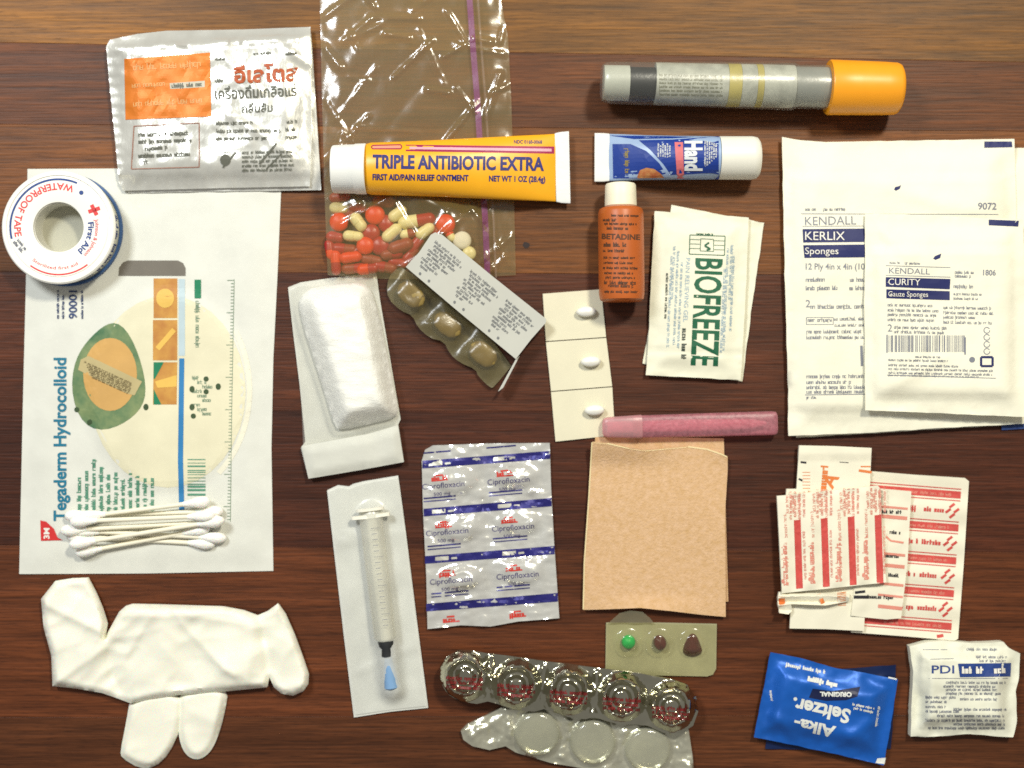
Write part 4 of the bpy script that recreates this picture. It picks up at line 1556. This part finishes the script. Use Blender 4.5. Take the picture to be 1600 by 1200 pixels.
# ================================================================== FOIL TABLET STRIP (blue bands)
cs = thing('foil_strip', 766, 838, 'silver foil tablet strip with four dark blue bands', 'foil strip')
FOIL2 = pm('strip_foil', (250, 248, 240), .15, metal=.64, var=.08, vscale=60, bump=.9, bscale=110, bstretch=(.3, 1, 1), spec=.6)
P = [(664, 703), (676, 696), (760, 693), (859, 692), (861, 760), (866, 850), (874, 966), (810, 971), (766, 979), (720, 977), (668, 983), (666, 900), (661, 800), (659, 720)]
bl = [(712, 752), (806, 744), (716, 826), (812, 818), (720, 904), (816, 894)]


def czz(x, y, d):
    z = .0020
    for (cx, cy) in bl:
        e = math.hypot((x - cx) / 40, (y - cy) / 24)
        z += .0034 * ss((1 - e) / .6)
    z += .0010 * nn(x, y, .05, 6) + .0008 * nn(x * .6, y * 1.8, .1, 7) + .0007 * abs(nn(x, y * 1.5, .07, 9))
    z += .0011 * ridge(x, y, [(800, 800, 845, 790), (700, 905, 690, 940), (690, 915, 740, 905), (780, 880, 860, 876), (800, 740, 830, 770), (675, 806, 740, 806)], 5)
    z -= .0010 * ridge(x, y, [(757, 695, 768, 975)], 8)
    return z


cso = sheet('foil', P, czz, FOIL2, cs, 4.5, zb=.0003)
BB = pm('band_blue_ink', (44, 42, 116), .4, metal=.25, var=.12)
bands = [(720, 732, 704.5, 717), (795, 807, 778, 791), (869, 881, 853, 866), (943.5, 955.5, 926.5, 940)]
xl = [660, 662, 664, 666]
xr = [859.5, 862, 866.5, 871.5]
I = Ink()
for i, (a0_, a1_, b0_, b1_) in enumerate(bands):
    I.poly([(xl[i], a0_), (xr[i], b0_), (xr[i], b1_), (xl[i], a1_)], 5)
for i, (x0, y0, x1) in enumerate(((662, 708, 704), (760, 700, 806), (662, 779, 712), (764, 770, 816), (668, 854, 720), (770, 842, 824), (674, 928, 732), (776, 918, 828))):
    I.line(x0, y0, x1, y0 - (x1 - x0) * .085, 2.2)
    if i > 1:
        I.line(x0, y0 + 5, x1, y0 + 5 - (x1 - x0) * .085, 1.6)
I.put('printed_blue_band', BB, cso, cs, .00018, split=True)
I = Ink()
for i, (a0_, a1_, b0_, b1_) in enumerate(bands[:3]):
    for x in (670 + i * 5, 771 + i * 7):
        t = (x - 660) / 200
        yc = (a0_ + a1_) / 2 + ((b0_ + b1_) / 2 - (a0_ + a1_) / 2) * t
        I.poly([(x, yc - 3), (x + 21, yc - 4.7), (x + 21, yc + 1.3), (x, yc + 3)])
        I.line(x + 25, yc - 1, x + 34, yc - 1.8, 3)
I.put('printed_white_tab', pm('silver_ink', (214, 212, 200), .35, metal=.4), cso, cs, .0003, split=True)
rl = [(674, 748), (776, 741), (680, 821), (783, 814), (686, 897), (790, 889), (692, 969), (796, 961)]
for q_, (x, y) in enumerate(rl):
    I = Ink(3 + q_)
    I.scrib(x, y, x + 26, y - 2.2, 8, .26)
    I.line(x, y + 3.6, x + 26, y + 1.4, 2)
    I.line(x + 6, y - 5, x + 18, y - 6, 2.5)
    I.put('printed_red_logo', pm('strip_red_ink', (196, 52, 40), .45), cso, cs, .00022)
I = Ink(4)
for (x, y) in rl[:6]:
    I.text('Ciprofloxacin', x - 14, y + 17, 9, -4.9, 66, bold=.0)
    I.text('500 mg', x + 4, y + 27, 5.5, -4.9, 26)
I.put('printed_violet_lettering', pm('violet_ink', (74, 68, 112), .45), cso, cs, .00022)

# ================================================================== ANTACID STRIPS
FOIL3 = pm('crinkled_foil', (188, 185, 166), .14, metal=1.0, var=.1, vscale=60, bump=.5, bscale=80, spec=.6)
l2 = thing('antacid_strip', 900, 1150, 'lower silver strip with round clear pockets, at the bottom edge', 'blister pack', 'round tablet strips')
P = [(720, 1142), (730, 1132), (760, 1118), (785, 1105), (850, 1098), (960, 1108), (1050, 1125), (1076, 1140), (1082, 1180), (1088, 1240), (1000, 1218), (930, 1204), (860, 1192), (806, 1176), (790, 1166), (765, 1172), (738, 1166), (724, 1156)]
c2 = [(840, 1147), (926, 1160), (1012, 1172)]


def l2z(x, y, d):
    q = min(math.hypot(x - a_, y - b_) for a_, b_ in c2)
    z = .0026 + (.0022 * nn(x, y, .045, 3) + .0020 * abs(nn(x, y, .09, 4))) * ss(d / 6) * ss((q - 34) / 12)
    for (cx, cy) in c2:
        e = math.hypot(x - cx, y - cy)
        z += .0016 * ss((39 - e) / 6) - .0014 * ss((33 - e) / 6) + .0004 * nn(x, y, .08, 9) * ss((34 - e) / 8)
    z += .0015 * ridge(x, y, [(735, 1150, 785, 1120), (790, 1110, 800, 1160)], 6)
    return z


l2o = sheet('foil', P, l2z, pm('torn_foil', (206, 204, 184), .24, metal=.7, var=.15, vscale=50, bump=1.0, bscale=90), l2, 3.5, zb=.0003)
for (cx, cy) in c2:
    V = [(36, .0040), (35, .0052), (33, .0064), (29, .0072), (20, .0076), (10, .0079), (0.01, .0080)]
    turned('tablet_pocket', cx + random.uniform(-1, 1), cy, .006, V, film('clear_pocket', (206, 206, 192), .30, (244, 244, 234), .14, .8, 110, .3), l2, 40, 70)
l1 = thing('antacid_strip', 890, 1080, 'upper silver foil strip of five round tablets with red print', 'blister pack', 'round tablet strips')
P = [(686, 1060), (688, 1042), (698, 1026), (716, 1016), (740, 1017), (763, 1021), (790, 1024), (860, 1034), (930, 1043), (1000, 1052), (1050, 1062), (1074, 1070), (1088, 1090), (1091, 1112), (1083, 1134), (1064, 1146), (1036, 1145), (1012, 1134), (990, 1132), (968, 1132), (945, 1126), (928, 1120), (915, 1124), (885, 1120), (862, 1112), (850, 1108), (835, 1112), (800, 1109), (778, 1100), (762, 1096), (745, 1100), (720, 1096), (700, 1084)]
c1 = [(727, 1057), (807, 1069), (889, 1079), (972, 1090), (1049, 1104)]


def l1z(x, y, d):
    z = .0078 + .0013 * nn(x, y, .06, 8) * ss(d / 5)
    for (cx, cy) in c1:
        e = math.hypot(x - cx, y - cy)
        z += .0062 * max(0, min(1, (40 - e) / 11)) - .0034 * max(0, min(1, (27 - e) / 7)) + .0022 * ss((17 - e) / 9)
    z += .0016 * ridge(x, y, [(767, 1028, 762, 1094), (852, 1040, 846, 1108), (933, 1052, 926, 1118)], 5)
    return z


l1o = sheet('foil', P, l1z, FOIL3, l1, 3.2, zb=.0060)
for (cx, cy) in c1:
    turned('tablet_well', cx, cy, .006, [(0.01, .0004), (33, .0004), (36, .003), (38, .0062), (30, .0066), (0.01, .0066)], pm('clear_well', (140, 138, 120), .3, metal=.5), l1, 36)
I = Ink(6)
for (cx, cy) in c1:
    for j in range(3):
        I.scrib(cx - 30, cy + 1 + j * 7, cx + 30, cy + 5 + j * 7, 6, .18)
I.put('printed_red_lettering', pm('foil_red_ink', (128, 40, 40), .45), l1o, l1, .0002)

# ================================================================== ADHESIVE BANDAGES
BPAP = pm('bandage_paper', (234, 229, 208), .65, var=.03, bump=.2, bscale=160)
BRED = pm('bandage_red_ink', (202, 76, 70), .55, var=.14, vscale=200)
BPNK = pm('bandage_pink_ink', (220, 142, 124), .55)
BORG = pm('bandage_orange_ink', (220, 124, 62), .55)
# sheet of five on the right
s5 = thing('bandage_sheet', 1430, 870, 'sheet of five bandages in red banded wrappers, lying at the right', 'bandages')
Qs = [(1345, 735), (1515, 748), (1497, 1001), (1330, 988)]
Ps = [(1345, 735), (1430, 742), (1508, 747), (1514, 752), (1506, 880), (1497, 998), (1492, 1001), (1410, 994), (1330, 988), (1338, 860)]
s5o = sheet('wrapper', Ps, lambda x, y, d: .0018 + .0006 * math.sin((y + .07 * (1430 - x)) * .121) + .0004 * nn(x, y, .03, 2), BPAP, s5, 7, zb=.0003)


def qx(u, v):
    return quad_pt(Qs, u, v)


I = Ink(5)
I2 = Ink(6)
for i in range(5):
    v = .105 + i * .203
    for w_, dv in ((1.6, -.036), (1.6, .036)):
        I.line(*qx(.02, v + dv), *qx(.93, v + dv), w_)
    I.poly([qx(.02, v - .022), qx(.93, v - .022), qx(.93, v + .022), qx(.02, v + .022)])
    I2.scrib(*qx(.3, v), *qx(.85, v), 5, .14)
    if i < 4:
        vv = v + .1
        I.scrib(*qx(.40, vv), *qx(.57, vv), 8, .3)
        I.scrib(*qx(.60, vv), *qx(.80, vv), 8, .3)
        cx, cy = qx(.86, vv)
        for (dx, dy) in ((0, -8), (7, 0), (0, 8), (-6, 0)):
            I.line(cx + dx - 4, cy + dy + 3, cx + dx + 4, cy + dy - 3, 4)
I.line(*qx(.80, .985), *qx(.86, .975), 5)
I.put('printed_red_band', BRED, s5o, s5, split=True)
I2.put('printed_pale_lettering', BPNK, s5o, s5, .00026)
# long wide bandage beneath
lw_ = thing('bandage_wrapper', 1297, 840, 'long wide white bandage wrapper showing above and below the striped ones', 'bandages')
P = [(1249, 696), (1300, 697), (1362, 700), (1360, 740), (1356, 860), (1350, 986), (1290, 983), (1234, 982), (1240, 860), (1246, 740)]
lwo = sheet('wrapper', P, lambda x, y, d: .0042 + .0005 * nn(x, y, .03, 3) + .0010 * ss((718 - y) / 6), BPAP, lw_, 7, zb=.0030)
I = Ink(2)
I.scrib(1292, 728, 1288, 772, 12, .22)
I.text('A', 1300, 765, 22, -60, bold=.03)
I.line(1342, 735, 1362, 738, 4)
I.line(1345, 729, 1360, 729, 2)
for j in range(8):
    I.line(1254, 738 + j * 5, 1266, 738 + j * 5, .9)
    I.line(1309, 929 + j * 2.4, 1322, 929 + j * 2.4, .9)
I.put('printed_orange_marks', BORG, lwo, lw_)
I = Ink()
I.line(1251, 722, 1260, 723, 3)
I.line(1248, 748, 1254, 751, 3)
I.line(1312, 722, 1326, 723, 1)
I.put('printed_dark_marks', BLACK, lwo, lw_)
# narrow printed sheet
ns = thing('bandage_wrapper', 1385, 880, 'narrow wrapper with small black print beside the striped bandages', 'bandages')
P = [(1360, 762), (1424, 768), (1418, 880), (1408, 966), (1385, 968), (1345, 964), (1330, 962), (1340, 860)]
nso = sheet('wrapper', P, lambda x, y, d: .0050 + .0006 * nn(x, y, .05, 4), BPAP, ns, 6, zb=.0030)
I = Ink(3)
for (y, h) in ((792, 5), (807, 8), (865, 6), (883, 8), (912, 6), (930, 5), (948, 8)):
    I.line(1372, y - 1, 1420 - (y - 762) * .055, y + 3, h * .7)
I.line(1374, 806, 1372, 908, 8)
I.path([(1384, 838), (1392, 845), (1412, 848)], 3)
I.put('printed_red_bands', BPNK, nso, ns)
I = Ink(4)
for (x0, x1, y) in ((1378, 1412, 799), (1390, 1410, 831), (1382, 1411, 868), (1388, 1406, 898), (1352, 1400, 932)):
    I.scrib(x0, y, x1, y + 1.5, 6, .24)
I.line(1336, 926, 1352, 924, 4)
I.line(1334, 933, 1358, 933, 5)
I.put('printed_black_lettering', BLACK, nso, ns)
# curled slivers underneath the striped sheet
cu = thing('bandage_wrapper', 1270, 938, 'curled edge of an opened bandage wrapper below the red stripes', 'bandages')
cuo = sheet('wrapper', [(1217, 925), (1260, 926), (1328, 928), (1326, 940), (1290, 946), (1236, 944), (1238, 954), (1232, 960), (1218, 958), (1215, 940)], lambda x, y, d: .0066 + .0012 * math.sin(y * .5) + .0004 * nn(x, y, .05, 4), BPAP, cu, 5, zb=.0045)
I = Ink(8)
I.poly([(1217, 932), (1226, 932), (1227, 946), (1217, 948)], 4)
I.line(1280, 928, 1286, 943, 6)
for j in range(6):
    I.line(1308, 927 + j * 2.6, 1322, 925 + j * 2.6, 1)
I.put('printed_orange_marks', BORG, cuo, cu)
tl = thing('bandage_wrapper', 1240, 770, 'small white corner sticking out at the upper left of the striped bandages', 'bandages')
sheet('wrapper', [(1229, 764), (1262, 764), (1262, 800), (1226, 800)], .0052, BPAP, tl, 9, zb=.0035)
# front sheet with vertical stripes
fs = thing('bandage_sheet', 1300, 845, 'front sheet of bandages with four vertical red stripes', 'bandages')
P = [(1214, 775), (1228, 774), (1290, 767), (1372, 759), (1376, 764), (1378, 830), (1385, 910), (1300, 919), (1222, 927), (1218, 850)]
fso = sheet('wrapper', P, lambda x, y, d: .0078 + .0007 * math.sin((x - 1214) * .15) * ss(d / 8) + .0005 * nn(x, y, .04, 6), BPAP, fs, 5.5, zb=.0060)
I = Ink(9)
for i in range(4):
    x = 1246 + i * 42
    I.poly([(x - 5.5, 813 - i * 2.6), (x + 5, 812 - i * 2.6), (x + 8.5, 919 - i * 2.7), (x - 2, 920 - i * 2.7)], 6)
I.put('printed_red_stripe', BRED, fso, fs, split=True)
I = Ink(10)
for i in range(4):
    x = 1226 + i * 42
    I.scrib(x, 915 - i * 3, x - 1, 850 - i * 3, 8, .2)
    I.ellipse(x - 3, 908 - i * 3, 2, 3, 3)
    I.ellipse(x + 4, 912 - i * 3, 2, 2.5, 3)
    for j in range(3):
        I.scrib(x + 4 + j * 9, 802 - i * 2.6, x + 3 + j * 9, 772 - i * 2, 5, .12)
    I.scrib(x + 2, 840, x, 800 - i * 2, 5, .1)
    for j in range(4):
        I.scrib(x + 9 + j * 7, 812 - i * 2.6 - (j % 2) * 4, x + 8.6 + j * 7, 766 - i * 2, 4.5, .14)
    I.scrib(x + 3, 905 - i * 3, x + 1, 846 - i * 3, 5, .15)
    I.scrib(x + 32 - i, 905 - i * 3, x + 29, 830 - i * 3, 4.5, .12)
I.put('printed_pink_lettering', BPNK, fso, fs)

# ================================================================== EFFERVESCENT SACHETS
BLU = pm('blue_foil_wrap', (18, 92, 186), .40, metal=.25, var=.14, vscale=45, bump=.5, bscale=70, spec=.5)
e2, e2o = packet('effervescent_sachet', 'dark blue sachet edge showing behind the front blue sachet', 'sachet',
                 [(1215, 1040), (1308, 1046), (1400, 1039), (1397, 1110), (1392, 1170), (1290, 1172), (1196, 1170), (1204, 1100)], .0010, .0020, pm('dark_blue_wrap', (14, 34, 78), .4, metal=.2, var=.1), 'blue effervescent sachets', 21)
e1, e1o = packet('effervescent_sachet', 'bright blue sachet with white upside-down lettering, on top', 'sachet',
                 [(1204, 1019), (1250, 1028), (1305, 1044), (1350, 1051), (1403, 1062), (1392, 1130), (1381, 1196), (1300, 1177), (1240, 1164), (1178, 1152), (1190, 1090)],
                 .0042, .0050, BLU, 'blue effervescent sachets', 22, 5, na=.0013, w=30, nf=.022, folds=[(1290, 1050, 1340, 1062), (1210, 1120, 1240, 1150), (1330, 1150, 1360, 1130)], fa=.0012, fw=9)
I = Ink()
I.text('Alka-', 1307, 1136, 18, 192.5, 66, bold=.035)
I.text('Seltzer.', 1330, 1110, 22, 192.5, 92, bold=.035)
I.scrib(1228, 1038, 1290, 1050, 6, .3)
I.scrib(1262, 1060, 1310, 1070, 8, .4)
I.scrib(1205, 1095, 1203, 1076, 4)
I.scrib(1332, 1100, 1368, 1107, 4, .25)
I.scrib(1334, 1106, 1366, 1113, 4, .25)
I.scrib(1374, 1104, 1369, 1136, 4, .15)
I.poly([(1371, 1185), (1384, 1184), (1382, 1194), (1368, 1192)], 5)
I.line(1388, 1058.5, 1401, 1061.5, 2.5)
I.put('printed_white_lettering', pm('sachet_white_ink', (222, 224, 218), .5), e1o, e1, .0002)
I = Ink()
I.poly([(1264, 1090), (1270, 1076), (1300, 1080), (1344, 1073), (1340, 1088), (1322, 1094), (1290, 1095)], 5)
I.put('printed_navy_badge', pm('badge_navy_ink', (12, 24, 66), .45), e1o, e1, .0002)
I = Ink()
I.text('ORIGINAL', 1331, 1082, 7, 181, 50, bold=.05)
I.put('printed_badge_lettering', MATS['sachet_white_ink'], e1o, e1, .00035)

# ================================================================== WIPE SACHET
wp, wpo = packet('wipe_sachet', 'small white wipe sachet with a blue printed box, lower right corner', 'sachet',
                 [(1421, 1010), (1445, 1004), (1472, 1001), (1520, 1005), (1568, 1003), (1576, 1012), (1594, 1021), (1592, 1060), (1587, 1080), (1589, 1125), (1583, 1152), (1510, 1147), (1460, 1151), (1423, 1151), (1424, 1110), (1427, 1050)],
                 .0050, .0066, pm('wipe_paper', (228, 228, 210), .6, var=.05, bump=.4, bscale=90), None, 31, 5, na=.0016, w=24, nf=.03, folds=[(1440, 1016, 1440, 1080), (1440, 1016, 1500, 1012), (1470, 1140, 1560, 1130)], fa=.0014, fw=6, zb=.0004)
I = Ink(3)
I.poly([(1497, 1037), (1580, 1036), (1579, 1057), (1500, 1058)], 5)
I.text('PDI', 1456, 1052, 13, 0, 35, bold=.01)
I.put('printed_blue_box', pm('wipe_blue_ink', (38, 66, 134), .5), wpo, wp, .00025)
I = Ink(4)
I.scrib(1503, 1047, 1548, 1047, 11, .26)
I.scrib(1553, 1047, 1575, 1046, 11, .26)
I.put('printed_white_lettering', WHITEINK, wpo, wp, .0006)
I = Ink(5)
I.line(1442, 1015, 1480, 1015, .9)
I.line(1454, 1030, 1490, 1029, .9)
I.line(1451, 1060, 1575, 1060, .9)
for (x0, x1, y) in ((1510, 1562, 1014), (1525, 1575, 1026), (1530, 1576, 1032), (1478, 1574, 1066), (1474, 1560, 1072), (1478, 1560, 1077), (1478, 1564, 1083), (1446, 1494, 1089), (1500, 1560, 1092), (1446, 1482, 1096), (1446, 1480, 1104), (1446, 1500, 1111),
                    (1490, 1574, 1108), (1464, 1570, 1118), (1446, 1570, 1125), (1490, 1572, 1131), (1450, 1570, 1137)):
    I.scrib(x0, y, x1, y + .5, 4.6, .15)
I.put('printed_grey_lettering', GREYINK, wpo, wp)
